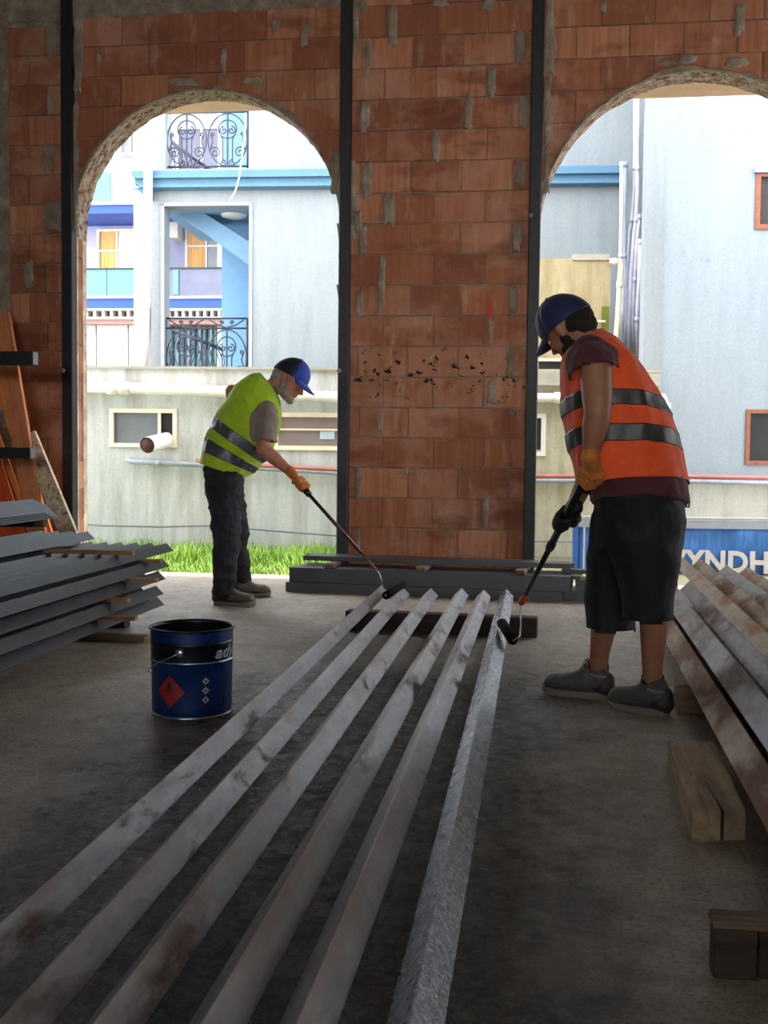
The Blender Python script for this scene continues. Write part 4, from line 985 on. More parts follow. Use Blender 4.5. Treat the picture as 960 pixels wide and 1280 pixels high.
# ---- stack of rusty angles at the right
DR = Vector((0.0245, 1, 0)).normalized()
def rbar(xr, z, y0, y1, w_, mat, label):
    a = Vector((xr + 0.0245 * y0, y0, z)); b = Vector((xr + 0.0245 * y1, y1, z))
    return angle('steel_angle', a, b, w_, MAT[mat], label, 'rusty steel angles in the right stack', 'steel angle', t=0.007)
RB = 0.116; W1 = 0.0625
for k in range(5):
    rbar(0.549 + .127 * k, RB, 0.8, 6.55, W1, ['rusty1', 'rusty2', 'rusty1', 'rusty2', 'rusty1'][k], 'brown rusty angle, lowest and outermost of the right stack' if k == 0 else 'rusty angle in the bottom layer of the right stack, %s from the walkway' % cnt[k])
z2 = RB + W1 + 0.03
for k, (mt, lb) in enumerate((('rusty2', 'grey angle on the walkway side of the middle layer, right stack'), ('rusty2', 'second grey angle of the middle layer, right stack'), ('rusty1', 'third angle of the middle layer, right stack'), ('rusty2', 'fourth angle of the middle layer, right stack'))):
    rbar(0.612 + .127 * k, z2, 0.8, 6.75 - .1 * (k % 2), W1, mt, lb)
z3 = z2 + W1 + 0.025
for k, (px, py, mt, lb) in enumerate(((855, 696, 'rusty3', 'orange rusted angle, first of the top layer of the right stack'), (877, 698, 'rusty1', 'second brown angle of the top layer, right stack'), (905, 706, 'rusty2', 'third grey angle of the top layer, right stack'), (930, 708, 'rusty3', 'fourth angle of the top layer, right stack, at the picture edge'), (955, 716, 'rusty2', 'fifth angle of the top layer, right stack, cut by the edge'))):
    p_ = at_z(px, py, z3 + .05); rbar(0.752 + .106 * k, z3, 0.8, p_.y, 0.05, mt, lb)
for k, y in enumerate((5.7, 4.0, 1.6)):
    timber('timber_spacer', (0.57 + .0245 * y, y, 0), (1.15 + .0245 * y, y, 0), 0.06, RB + W1 + e_, z2 - e_, MAT['timber_dark'], ['dark spacer between lower layers of the right stack at its far end', 'dark spacer between lower layers of the right stack behind the shoes', 'dark spacer between lower layers of the right stack at its near end'][k], 'spacers in the right stack', 'spacer')
    timber('timber_spacer', (0.76 + .0245 * y, y + .2, 0), (1.2 + .0245 * y, y + .2, 0), 0.06, z2 + W1 + e_, z3 - e_, MAT['timber_dark'], ['dark spacer under the top layer of the right stack at its far end', 'dark spacer under the top layer of the right stack at mid length', 'dark spacer under the top layer of the right stack at its near end'][k], 'spacers in the right stack', 'spacer')
b0 = at_z(846, 893, 0)
timber('timber_bearer', (b0.x, b0.y, 0), (1.35, b0.y, 0), 0.11, 0.0, RB - .001, MAT['timber'], 'squared timber bearer under the right stack just behind the shoes')
# split timber lying loose
zt_ = 0.078
Q = [at_z(x, y, zt_) for x, y in ((835, 925), (893, 928), (932, 1013), (866, 1015))]
def lerp2(a, b, t): return a.lerp(b, t)
out = []
bl, br, frr, fl_ = Q
N = 12
for k in range(N + 1): out.append(bl.lerp(br, k / N) + Vector((0, .006 * noise.noise(Vector((k * .9, 0, 3))), 0)))
for k in range(1, N): out.append(br.lerp(frr, k / N) + Vector((.006 * noise.noise(Vector((k * .7, 5, 3))), 0, 0)))
crack = [(0.0, 0), (0.30, 0), (0.40, 0.0), (0.43, 0.07), (0.50, 0.30), (0.56, 0.42), (0.49, 0.14), (0.47, 0.0), (0.7, 0), (1.0, 0)]
for t_, dpt in crack:
    p_ = frr.lerp(fl_, t_); bk = br.lerp(bl, t_); out.append(p_.lerp(bk, dpt))
for k in range(1, N): out.append(fl_.lerp(bl, k / N) + Vector((.005 * noise.noise(Vector((k * .8, 9, 3))), 0, 0)))
vs = [Vector((v.x, v.y, zt_)) for v in out] + [Vector((v.x, v.y, 0.0)) for v in out]; k_ = len(out)
o = MB().add(vs, [tuple(range(k_)), tuple(range(k_, 2 * k_))[::-1]] + [(i, i + k_, (i + 1) % k_ + k_, (i + 1) % k_) for i in range(k_)]).build('split_timber', MAT['pale_timber'], origin=(bl.x, bl.y, 0))
bm = bmesh.new(); bm.from_mesh(o.data); bmesh.ops.triangulate(bm, faces=[f for f in bm.faces if len(f.verts) > 4]); bm.to_mesh(o.data); bm.free()
tag(o, 'pale brown timber on the floor below the shoes, split at its near end', 'timber')
# bearer of board and blocks at the lower right
p0 = at_z(889, 1225, 0)
pl = thing('timber_pallet', (p0.x, p0.y, 0), 'dark timber bearer with a thin yellowish top board, lower right corner', 'timber')
MB().cbox(p0.x, p0.x + 1.0, p0.y, p0.y + 0.06, 0.100, 0.1155, 0.002).build('top_board', MAT['timber'], pl)
MB().cbox(p0.x + .004, p0.x + .085, p0.y + .006, p0.y + .058, 0.0, 0.0995, 0.003).build('block', MAT['timber_dark'], pl)  # dark timber puts the shade of the block fronts into the colour
MB().cbox(p0.x + .45, p0.x + .56, p0.y + .006, p0.y + .058, 0.0, 0.0995, 0.003).build('block', MAT['timber_dark'], pl)
MB().cbox(p0.x + .09, p0.x + .15, p0.y + .02, p0.y + .058, 0.0, 0.0995, 0.003).build('block', MAT['timber_dark'], pl)

# ---- paint bucket
bc = at_z(240, 889, 0); BR0, BR1, BH = 0.150, 0.156, 0.330
def m_bucket(name, col):
    t = NT(name); p = t.pos((1, 1, 1), True); c = t.mix(t.ramp(t.noise(p, 9, 5, 0.7), [(0.45, 0), (0.75, 0.5)]), col, tuple(x * .3 for x in col))
    return t.set(c, t.ramp(t.noise(p, 12, 4), [(0.3, .22), (0.7, .5)]), 0.3, bump=t.noise(p, 6, 3), bstr=0.2, bdist=0.006)
MAT['bblue'] = m_bucket('bucket_blue', hexc('0c3168')); MAT['bnavy'] = m_bucket('bucket_navy', hexc('070c1a')); MAT['tin'] = plain('bright_tin', hexc('a8adb2'), 0.3, 0.9)
MAT['btar'] = plain('black_paint_liquid', (0.006, 0.005, 0.005), 0.15)
bk = thing('paint_bucket', (bc.x, bc.y, 0), 'open blue metal paint bucket with hazard labels on the concrete floor', 'bucket')
BM_ = Matrix.Translation((bc.x, bc.y, 0))
def rz_(z): return BR0 + (BR1 - BR0) * z / BH
MB().lathe([(0, .004), (rz_(0) - .004, .004), (rz_(0), 0.008), (rz_(.04), .04), (rz_(.205), .205), (rz_(.207) + .003, .209), (rz_(.212), .2135)], 48, BM_).build('lower_body', MAT['bblue'], bk)
MB().lathe([(rz_(.2135), .2135), (rz_(.27), .27), (rz_(.275) + .003, .277), (rz_(.28), .283)], 48, BM_).build('upper_band', MAT['bnavy'], bk)
MB().lathe([(rz_(.283), .283), (rz_(.3), .30), (rz_(.32), .324)], 48, BM_).build('top_band', MAT['bblue'], bk)
MB().lathe([(rz_(.008) + .0035, 0.0), (rz_(.008) + .004, .008), (rz_(.01), .012), (rz_(0) - .006, .004), (rz_(0) - .006, 0)], 48, BM_, True).build('foot_rim', MAT['tin'], bk)
MB().lathe([(rz_(.2) + .001, .207), (rz_(.2) + .0045, .2105), (rz_(.2) + .001, .214)], 48, BM_).build('bead', MAT['tin'], bk)
MB().lathe([(rz_(.324), .322), (rz_(.324) + .006, .324), (rz_(.324) + .007, .330), (rz_(.324) + .002, .333), (rz_(.324) - .004, .330), (rz_(.324) - .005, .322)], 48, BM_).build('rim', MAT['bnavy'], bk)
MB().lathe([(rz_(.324) - .004, .329), (rz_(.2) - .004, .2), (rz_(.1) - .004, .10)], 48, BM_).build('inner_wall', MAT['btar'], bk)
MB().lathe([(0, .12), (.08, .121), (rz_(.12) - .004, .122)], 48, BM_).build('paint', MAT['btar'], bk)
view_a = math.atan2(-bc.y, -bc.x)   # side that faces the camera
def cyl(s, z, off=0.0015):
    r = rz_(z) + off; a = view_a + s / rz_(z); return Vector((bc.x + r * math.cos(a), bc.y + r * math.sin(a), z))
def decal(name, polys, mat, off=0.0015, parent=bk):
    mb = MB()
    for poly in polys:
        # subdivide horizontally: fan of small quads through a grid clip
        xs_ = sorted(set(x for x, z in poly)); 
        bm = bmesh.new(); f = bm.faces.new([bm.verts.new((x, z, 0)) for x, z in poly]); bmesh.ops.triangulate(bm, faces=[f]);
        for _ in range(2): bmesh.ops.subdivide_edges(bm, edges=bm.edges[:], cuts=1, use_grid_fill=True)
        bmesh.ops.triangulate(bm, faces=bm.faces[:]); bm.verts.index_update()
        mb.add([cyl(v.co.x, v.co.y, off) for v in bm.verts], [tuple(v.index for v in f.verts) for f in bm.faces]); bm.free()
    return mb.build(name, mat, parent)
def dia(cx, cz, r, k=1.0): return [(cx - r * k, cz), (cx, cz - r), (cx + r * k, cz), (cx, cz + r)]
MAT['hazred'] = plain('hazard_red', hexc('8e1f1c'), 0.5); MAT['hazdk'] = plain('hazard_black', (0.02, .012, .012), .5); MAT['labw'] = plain('label_white', hexc('9aa0a8'), .5)
decal('hazard_diamond', [dia(-0.085, .105, .062, .95)], MAT['hazred'])
decal('flame_symbol', [[(-.098, .118), (-.086, .112), (-.074, .118), (-.078, .128), (-.082, .142), (-.087, .132), (-.092, .14), (-.096, .128)], [(-.1, .108), (-.072, .108), (-.072, .112), (-.1, .112)]], MAT['hazdk'], 0.0022)
decal('label_strip', [[(.035, .04), (.066, .04), (.066, .165), (.035, .165)]], plain('label_navy', hexc('0a1836'), .5), 0.0012)
for cz in (.145, .11, .075): decal('warning_symbol', [dia(.050, cz, .014)], MAT['labw'], 0.0022); decal('warning_mark', [dia(.050, cz, .006)], MAT['hazdk'], 0.003)
me = text_mesh('adyl', 1.0, 0.0, 0.35, 0.03)
x0_ = min(v.co.x for v in me.vertices)
bm = bmesh.new(); bm.from_mesh(me); bmesh.ops.triangulate(bm, faces=bm.faces[:])
bmesh.ops.remove_doubles(bm, verts=bm.verts[:], dist=1e-4); bm.to_mesh(me); bm.free()
for v in me.vertices: v.co = cyl(.088 + (v.co.x - x0_) * .075, .226 + v.co.y * .062, .002)
me.materials.clear(); me.materials.append(MAT['labw']); o = bpy.data.objects.new('lettering', me); C.objects.link(o); o.parent = bk; o.matrix_parent_inverse = bk.matrix_world.inverted()
# ears and bail hanging down at the side
for s in (-.045, None):
    if s is None: s = -.045 + PI * .15
    c_ = cyl(s, .252, .002); n_ = Vector((c_.x - bc.x, c_.y - bc.y, 0)).normalized(); R_ = n_.to_track_quat('Z', 'Y').to_matrix().to_4x4()
    MB().lathe([(0, -.002), (.017, -.002), (.017, .004), (.010, .008), (0, .009)], 20, Matrix.Translation(c_) @ R_).build('handle_ear', MAT['tin'], bk)
c_ = cyl(-.045, .252, .011); pts = []
for k in range(15):
    t_ = k / 14; s = -.045 - t_ * PI * .15; z = .252 - .15 * math.sin(PI * t_ * .5) if t_ < 1 else .1
    pts.append(cyl(s, z, .012))
MB().tube(pts, .0022, 6).build('bail_wire', MAT['tin'], bk)
MB().tube([pts[-1] + Vector((0, 0, -.006)), pts[-1] + Vector((0, 0, .012))], .006, 8).build('bail_grip', MAT['tin'], bk)
# ================================================================ PEOPLE
RX = CR @ Vector((1, 0, 0)); UY = CR @ Vector((0, 1, 0)); DZ = CR @ Vector((0, 0, -1))
UPW = Vector((0, 0, 1))
def capsule(mb, p0, p1, r0, r1, n=16, sq=None):
    p0 = Vector(p0); p1 = Vector(p1); d = p1 - p0; L = d.length
    q = d.to_track_quat('Z', 'Y').to_matrix(); prof = []
    for k in range(1, 6): a = PI / 2 * k / 5 - PI / 2; prof.append((r0 * math.cos(a), r0 * math.sin(a)))
    prof = [(r0 * math.cos(-PI / 2 + PI / 2 * k / 5), r0 * math.sin(-PI / 2 + PI / 2 * k / 5)) for k in range(6)] + [(r1 * math.cos(PI / 2 * k / 5), L + r1 * math.sin(PI / 2 * k / 5)) for k in range(6)]
    prof[0] = (0.0005, prof[0][1]); prof[-1] = (0.0005, prof[-1][1])
    vs = []
    for r, z in prof:
        for k in range(n):
            a = 2 * PI * k / n; vs.append(p0 + q @ Vector((r * math.cos(a), r * math.sin(a), z)))
    m = len(prof); fs = [(i * n + k, i * n + (k + 1) % n, (i + 1) * n + (k + 1) % n, (i + 1) * n + k) for i in range(m - 1) for k in range(n)]
    fs += [tuple(range(n))[::-1], tuple((m - 1) * n + k for k in range(n))]
    return mb.add(vs, fs, True)
def chain(mb, pts, rs, n=16):
    for i in range(len(pts) - 1): capsule(mb, pts[i], pts[i + 1], rs[i], rs[i + 1], n)
def ell(mb, c, ax, rad, n=20, m=12):
    """ellipsoid at c; ax = 3 unit vectors, rad = 3 radii"""
    vs = []
    for j in range(m + 1):
        t = PI * j / m
        st, ct = max(math.sin(t), 1e-3), math.cos(t)
        for k in range(n):
            a = 2 * PI * k / n; vs.append(Vector(c) + ax[0] * (rad[0] * st * math.cos(a)) + ax[1] * (rad[1] * st * math.sin(a)) + ax[2] * (rad[2] * ct))
    fs = [(i * n + k, i * n + (k + 1) % n, (i + 1) * n + (k + 1) % n, (i + 1) * n + k) for i in range(m) for k in range(n)] + [tuple(range(n))[::-1], tuple(m * n + k for k in range(n))]
    return mb.add(vs, fs, True)
def fuse(mb, name, mat, parent, voxel=0.010, smooth=4, fold=None, cut=None, origin=None):
    """union of overlapping closed pieces as one continuous skin"""
    tmp = mb.build('tmp', mat)
    r = tmp.modifiers.new('r', 'REMESH'); r.mode = 'VOXEL'; r.voxel_size = voxel; r.use_smooth_shade = True
    if smooth: s_ = tmp.modifiers.new('s', 'SMOOTH'); s_.factor = 0.5; s_.iterations = smooth
    dg = bpy.context.evaluated_depsgraph_get(); dg.update()
    me = bpy.data.meshes.new_from_object(tmp.evaluated_get(dg)); bpy.data.objects.remove(tmp)
    me.name = name; me.materials.clear(); me.materials.append(mat)
    if fold:
        nn = [v.normal.copy() for v in me.vertices]
        for v, n in zip(me.vertices, nn): v.co += n * fold(v.co)
    if cut:
        bm = bmesh.new(); bm.from_mesh(me)
        bmesh.ops.delete(bm, geom=[v for v in bm.verts if cut(v.co)], context='VERTS'); bm.to_mesh(me); bm.free()
    me.polygons.foreach_set('use_smooth', [True] * len(me.polygons))
    o = bpy.data.objects.new(name, me); C.objects.link(o)
    if parent: o.parent = parent; o.matrix_parent_inverse = parent.matrix_world.inverted()
    return o
def folds(amp, sc, st=(1, 1, 1), seed=0):
    return lambda p: amp * (noise.noise(Vector((p.x * st[0] * sc + seed, p.y * st[1] * sc, p.z * st[2] * sc))) + 0.5 * noise.noise(Vector((p.x * st[0] * sc * 2.3, p.y * st[1] * sc * 2.3 + seed, p.z * st[2] * sc * 2.3))))
def catm(a, b, c, d, t): return 0.5 * ((2 * b) + (c - a) * t + (2 * a - 5 * b + 4 * c - d) * t * t + (3 * b - a - 3 * c + d) * t ** 3)
class Loft:
    """garment shell from rings (back px, front px, depth, half width); side = unit vector away from the camera"""
    def __init__(s, rings, side, ex=2.3, fold=0.006, seed=0, fs=9):
        s.R = [((P(*f, d) + P(*b, d)) / 2, (P(*f, d) - P(*b, d)) / 2, side * w_) for (b, f, d, w_) in rings]; s.ex = ex; s.fold = fold; s.seed = seed; s.fsc = fs
    def at(s, t, th, off=0.0):
        m = len(s.R); t = min(max(t, 0), m - 1 - 1e-6); i = int(t); u = t - i
        g = lambda k, q: s.R[min(max(k, 0), m - 1)][q]
        c, A, B = (catm(g(i - 1, q), g(i, q), g(i + 1, q), g(i + 2, q), u) for q in range(3))
        ct, st = math.cos(th), math.sin(th); e = 2 / s.ex
        x = math.copysign(abs(ct) ** e, ct); y = math.copysign(abs(st) ** e, st)
        p = c + A * x + B * y; n = (A.normalized() * x / max(A.length, .01) + B.normalized() * y / max(B.length, .01)).normalized()
        f = s.fold * (noise.noise(Vector((p.x * s.fsc, p.y * s.fsc, p.z * s.fsc * .55 + s.seed))) + .6 * noise.noise(Vector((p.x * 22, p.y * 22, p.z * 11 + s.seed))))
        return p + n * (off + f)
    def build(s, name, mat, parent, t0, t1, off=0.0, n=72, m=60, thick=0.003, closed_ends=False):
        vs = []; fs = []
        for j in range(m + 1):
            t = t0 + (t1 - t0) * j / m
            for k in range(n): vs.append(s.at(t, 2 * PI * k / n, off))
        for j in range(m):
            for k in range(n): fs.append((j * n + k, j * n + (k + 1) % n, (j + 1) * n + (k + 1) % n, (j + 1) * n + k))
        o = MB().add(vs, fs, True).build(name, mat, parent)
        if thick: sd = o.modifiers.new('t', 'SOLIDIFY'); sd.thickness = thick; sd.offset = 0
        return o
    def solid(s, mb, t0, t1, off=-0.012, n=40, m=24):
        vs = []; fs = []
        for j in range(m + 1):
            t = t0 + (t1 - t0) * j / m
            for k in range(n): vs.append(s.at(t, 2 * PI * k / n, off))
        for j in range(m):
            for k in range(n): fs.append((j * n + k, j * n + (k + 1) % n, (j + 1) * n + (k + 1) % n, (j + 1) * n + k))
        fs += [tuple(range(n))[::-1], tuple(m * n + k for k in range(n))]
        mb.add(vs, fs, True)

def ortho(f, u):
    f = Vector(f).normalized(); u = Vector(u); u = (u - f * u.dot(f)).normalized(); return f, u, f.cross(u)  # forward, up, right
def head_mesh(mb, c, f, u, r, k=1.0):
    H = lambda a, b, d_: c + f * a * k + u * b * k + r * d_ * k
    E = lambda a, b, d_, rf, ru, rr: ell(mb, H(a, b, d_), (f, u, r), (rf * k, ru * k, rr * k))
    E(-.006, .030, 0, .098, .094, .078)          # skull
    E(.030, -.030, 0, .066, .082, .062)          # face
    E(.052, -.082, 0, .040, .032, .040)          # jaw
    E(.078, -.098, 0, .018, .017, .022)          # chin
    E(.012, -.072, .036, .040, .030, .020); E(.012, -.072, -.036, .040, .030, .020)
    E(.086, .022, 0, .014, .010, .046)           # brow
    capsule(mb, H(.094, .010, 0), H(.116, -.030, 0), .010 * k, .013 * k, 10)     # nose bridge
    E(.110, -.034, .010, .012, .008, .008); E(.110, -.034, -.010, .012, .008, .008)
    E(.092, -.058, 0, .012, .005, .024); E(.090, -.068, 0, .012, .006, .021)     # lips
    for s in (-1, 1):
        E(.074, -.020, s * .040, .020, .018, .018)   # cheek
        E(-.004, -.006, s * .080, .018, .032, .009); E(-.006, -.026, s * .078, .010, .012, .008)  # ear
        E(-.012, .012, s * .086, .012, .016, .006)
    return H
def head_extras(parent, H, f, u, r, k, hairm, beardm, grey=False, beard_len=0.0):
    for s in (-1, 1):
        mb = MB(); ell(mb, H(.082, -.001, s * .031), (f, u, r), (.012 * k, .012 * k, .012 * k), 14, 8); mb.build('eye', MAT['eyew'], parent)
        mb = MB(); ell(mb, H(.0925, -.003, s * .031), (f, u, r), (.0025 * k, .0055 * k, .0055 * k), 10, 6); mb.build('iris', MAT['eyed'], parent)
        mb = MB(); capsule(mb, H(.094, .018, s * .016), H(.086, .022, s * .046), .004 * k, .003 * k, 8); mb.build('eyebrow', hairm, parent)
    mb = MB()
    E = lambda a, b, d_, rf, ru, rr: ell(mb, H(a, b, d_), (f, u, r), (rf * k, ru * k, rr * k))
    E(.050, -.090 - beard_len * .5, 0, .050, .030 + beard_len, .046); E(.080, -.102 - beard_len * .6, 0, .026, .022 + beard_len * .8, .028)
    for s in (-1, 1):
        E(.022, -.072, s * .046, .040, .034, .018); E(.008, -.040, s * .062, .020, .034, .012)
    fuse(mb, 'beard', beardm, parent, .005, 2, folds(.0035, 60))
    mb = MB()
    E(-.046, -.006, 0, .062, .058, .073); E(-.062, -.045, 0, .036, .034, .055)
    fuse(mb, 'hair', hairm, parent, .006, 2, folds(.003, 55))
def cap(parent, H, f, u, r, k, m_front, m_back, m_brim):
    """baseball cap: crown of panels, sweatband, button and a curved brim"""
    root = MB(); N, Mn = 40, 14; cen = H(.0, .030, 0); rf, ru, rr = .112 * k, .106 * k, .093 * k
    fr, bk_ = ([], []), ([], [])
    pt = lambda a, t: cen + f * (rf * math.cos(t) ** .9 * math.cos(a)) + r * (rr * math.cos(t) ** .9 * math.sin(a)) + u * (ru * math.sin(t) - (0.012 * k * (1 - math.cos(a)) * math.cos(t)))
    mf, mk = MB(), MB()
    for i in range(N):
        a0, a1 = 2 * PI * i / N, 2 * PI * (i + 1) / N
        for j in range(Mn):
            t0, t1 = -0.02 + (PI / 2 - .01) * j / Mn, -0.02 + (PI / 2 - .01) * (j + 1) / Mn
            q = [pt(a0, t0), pt(a1, t0), pt(a1, t1), pt(a0, t1)]; am = (a0 + a1) / 2
            (mf if math.cos(am) > 0.30 else mk).add(q, [(0, 1, 2, 3)], True)
    for m_, nm, mt in ((mk, 'crown', m_back), (mf, 'front_panel', m_front)):
        o = m_.build(nm, mt, None); bm = bmesh.new(); bm.from_mesh(o.data); bmesh.ops.remove_doubles(bm, verts=bm.verts[:], dist=1e-5); bmesh.ops.recalc_face_normals(bm, faces=bm.faces[:]); bm.to_mesh(o.data); bm.free()
        if nm == 'crown': croot = o; croot.name = 'cap'; o.parent = parent; o.matrix_parent_inverse = parent.matrix_world.inverted()
        else: o.parent = croot
        sd = o.modifiers.new('t', 'SOLIDIFY'); sd.thickness = .003 * k; sd.offset = 0
    vs = []; fs = []; n = 20
    for i in range(n + 1):
        s = -1 + 2 * i / n; a = s * 1.05
        for j in range(7):
            t = j / 6; base = pt(a, 0.0)
            ext = .078 * k * math.sqrt(max(0, 1 - (s * .98) ** 2)) * t
            vs.append(base + f * ext - u * (ext * .30 + .020 * k * s * s * t) - f * .004 * k)
    for i in range(n):
        for j in range(6): fs.append((i * 7 + j, i * 7 + j + 1, (i + 1) * 7 + j + 1, (i + 1) * 7 + j))
    b = MB().add(vs, fs, True).build('brim', m_brim, None); b.parent = croot; sd = b.modifiers.new('t', 'SOLIDIFY'); sd.thickness = .004 * k; sd.offset = 0
    mb = MB(); ell(mb, cen + u * (ru + .002), (f, u, r), (.007, .004, .007), 12, 6); o = mb.build('button', m_brim, None); o.parent = croot
    return croot
def grip(parent, c, p, uv, wrist, rp, mat, name='glove', side=1, k=1.0, cuff=None):
    """gloved hand closed round a pole: c on the pole axis, p pole direction (towards the thumb), uv from the pole to the palm, wrist = wrist centre"""
    p = Vector(p).normalized(); uv = Vector(uv); uv = (uv - p * uv.dot(p)).normalized(); v = p.cross(uv) * side
    mb = MB(); R = rp + .011 * k
    pos = lambda ang, off, rad: c + p * off + uv * math.cos(ang) * rad + v * math.sin(ang) * rad
    widths = (.033, .011, -.011, -.031); lens = (3.5, 3.9, 3.75, 3.2)
    for off, ln, rr in zip(widths, lens, (.0095, .0098, .0095, .0085)):
        pts = [pos(1.0 + ln * q / 6, off * k * (1 - .06 * q), (R + .004 * (1 - q / 6)) if q else R + .014 * k) for q in range(7)]
        chain(mb, pts, [rr * k * (1.18 if q in (0, 2, 4) else 1.0) * (1 - .02 * q) for q in range(7)], 10)
    # palm
    for off in (.030, .010, -.010, -.028):
        chain(mb, [pos(-.35, off * k * .75, R + .016 * k), pos(.35, off * k, R + .012 * k), pos(1.0, off * k, R + .012 * k)], [.0145 * k, .0135 * k, .0115 * k], 10)
    pw = Vector(wrist)
    chain(mb, [pos(-.3, .012 * k, R + .020 * k), pw], [.021 * k, .023 * k]); chain(mb, [pos(-.3, -.016 * k, R + .018 * k), pw], [.019 * k, .021 * k])
    # thumb leaves the side of the palm and closes the other way round
    chain(mb, [pos(-.45, .022 * k, R + .018 * k), pos(-1.0, .040 * k, R + .008 * k), pos(-1.75, .046 * k, R), pos(-2.5, .040 * k, R - .001)], [.0150 * k, .0125 * k, .0110 * k, .0095 * k], 10)
    d = (pw - pos(0, 0, R)).normalized()
    if cuff: chain(mb, [pw - d * .01, pw + d * cuff], [.027 * k, .031 * k])
    return fuse(mb, name, mat, parent, .0035, 3, folds(.0012, 90))
def shoe(parent, heel, toe, L, mats, ht=.085, wd=.05, k=1.0, collar=.10):
    """work shoe: heel/toe ground points"""
    h = Vector(heel); d = (Vector(toe) - h); d.z = 0; d.normalize(); s = Vector((d.y, -d.x, 0)); up = UPW
    sm, um, lm = mats
    # sole
    n = 28; out = []
    def half(t): return wd * (0.60 + 0.40 * math.sin(min(1, t * 1.15) * PI * .62)) * (1 if t < .8 else math.sqrt(max(0.02, 1 - ((t - .8) / .205) ** 2))) * (1 if t > .08 else math.sqrt(max(.05, 1 - ((.08 - t) / .085) ** 2)))
    ts = [i / n for i in range(n + 1)]
    ring = [(t, half(t)) for t in ts] + [(t, -half(t)) for t in ts[::-1]]
    vs = []
    for z, g in ((0.0, .94), (.006, 1.04), (.022, 1.04), (.028, .97)):
        for t, y in ring: vs.append(h + d * (L * t) + s * (y * g) + up * (z + (.012 * max(0, (t - .75) / .25) ** 2) + (.004 if .33 < t < .45 and z == 0 else 0)))
    m = len(ring); fs = [(j * m + i, j * m + (i + 1) % m, (j + 1) * m + (i + 1) % m, (j + 1) * m + i) for j in range(3) for i in range(m)] + [tuple(range(m))[::-1], tuple(3 * m + i for i in range(m))]
    so = MB().add(vs, fs).build('shoe', sm, parent)
    for i in range(9):
        t = .06 + i * .105
        for q in (-1, 1): MB().box(-.006, .006, -.004, .004, 0, .014, Matrix.Translation(h + d * (L * t) + s * (q * half(t) * 1.02) + up * .001)).build('tread', sm, None).parent = so
    # dark heel counter and tongue
    mb = MB(); chain(mb, [h + d * (L * .10) + up * .05, h + d * (L * .08) + up * .075], [wd * .86, wd * .66]); chain(mb, [h + d * (L * .36) + up * (ht * 1.08), h + d * (L * .27) + up * (collar + .012)], [.020, .018])
    fuse(mb, 'heel_counter', MAT['heeldark'], None, .006, 2).parent = so
    # upper
    mb = MB(); n2 = 20; T = [0.0, .04, .12, .22, .33, .45, .58, .72, .85, .94, 0.985]
    top = [.070, .086, .092, .098, .098, .086, .074, .067, .063, .052, .030]
    vs = []
    for t, zt in zip(T, top):
        w_ = half(min(max(t, .02), .97)) * .97
        for q in range(n2):
            a = 2 * PI * q / n2; x = math.cos(a); z = math.sin(a)
            zz = .024 + (zt - .024) * (0.5 + 0.5 * math.copysign(abs(z) ** .8, z)); ww = w_ * math.copysign(abs(x) ** .75, x) * (1 if z < 0 else 1 - .38 * z * z * (1 if t > .3 else .9))
            vs.append(h + d * (L * t) + s * ww + up * (zz * ht / .085 + .008 * max(0, (t - .75) / .25) ** 2))
    fs = [(j * n2 + q, j * n2 + (q + 1) % n2, (j + 1) * n2 + (q + 1) % n2, (j + 1) * n2 + q) for j in range(len(T) - 1) for q in range(n2)] + [tuple(range(n2))[::-1], tuple((len(T) - 1) * n2 + q for q in range(n2))]
    mb.add(vs, fs, True)
    ca = h + d * (L * .17) + up * .07; chain(mb, [ca, ca + up * (collar - .07) + d * .004], [.044, .044])
    chain(mb, [h + d * (L * .28) + up * .085, h + d * (L * .24) + up * (collar + .006)], [.024, .020])
    o = fuse(mb, 'upper', um, None, .006, 3, folds(.003, 30)); o.parent = so
    mb = MB()
    for i in range(5):
        t = .34 + i * .055; z = (.104 - i * .009) * ht / .085
        mb.tube([h + d * (L * t) + s * (w2 * .026) + up * (z - (.012 if abs(w2) > .8 else 0) + .004) for w2 in (-1, -.5, 0, .5, 1)], .0028, 6)
    for w2 in (-1, 1): mb.tube([h + d * (L * .34) + up * .112 * ht / .085, h + d * (L * .37) + s * w2 * .02 + up * .120 * ht / .085, h + d * (L * .40) + s * w2 * .036 + up * .095 * ht / .085], .0026, 6)
    o = mb.build('laces', lm, None); o.parent = so
    mb = MB(); nr = 20; cc = h + d * (L * .19) + up * (collar - .002)
    mb.tube([cc + d * (.046 * math.cos(2 * PI * i / nr)) + s * (.042 * math.sin(2 * PI * i / nr)) + up * (.006 * math.cos(2 * PI * i / nr)) for i in range(nr)], .006, 8, closed=True)
    o = mb.build('collar_piping', lm, None); o.parent = so
    return so

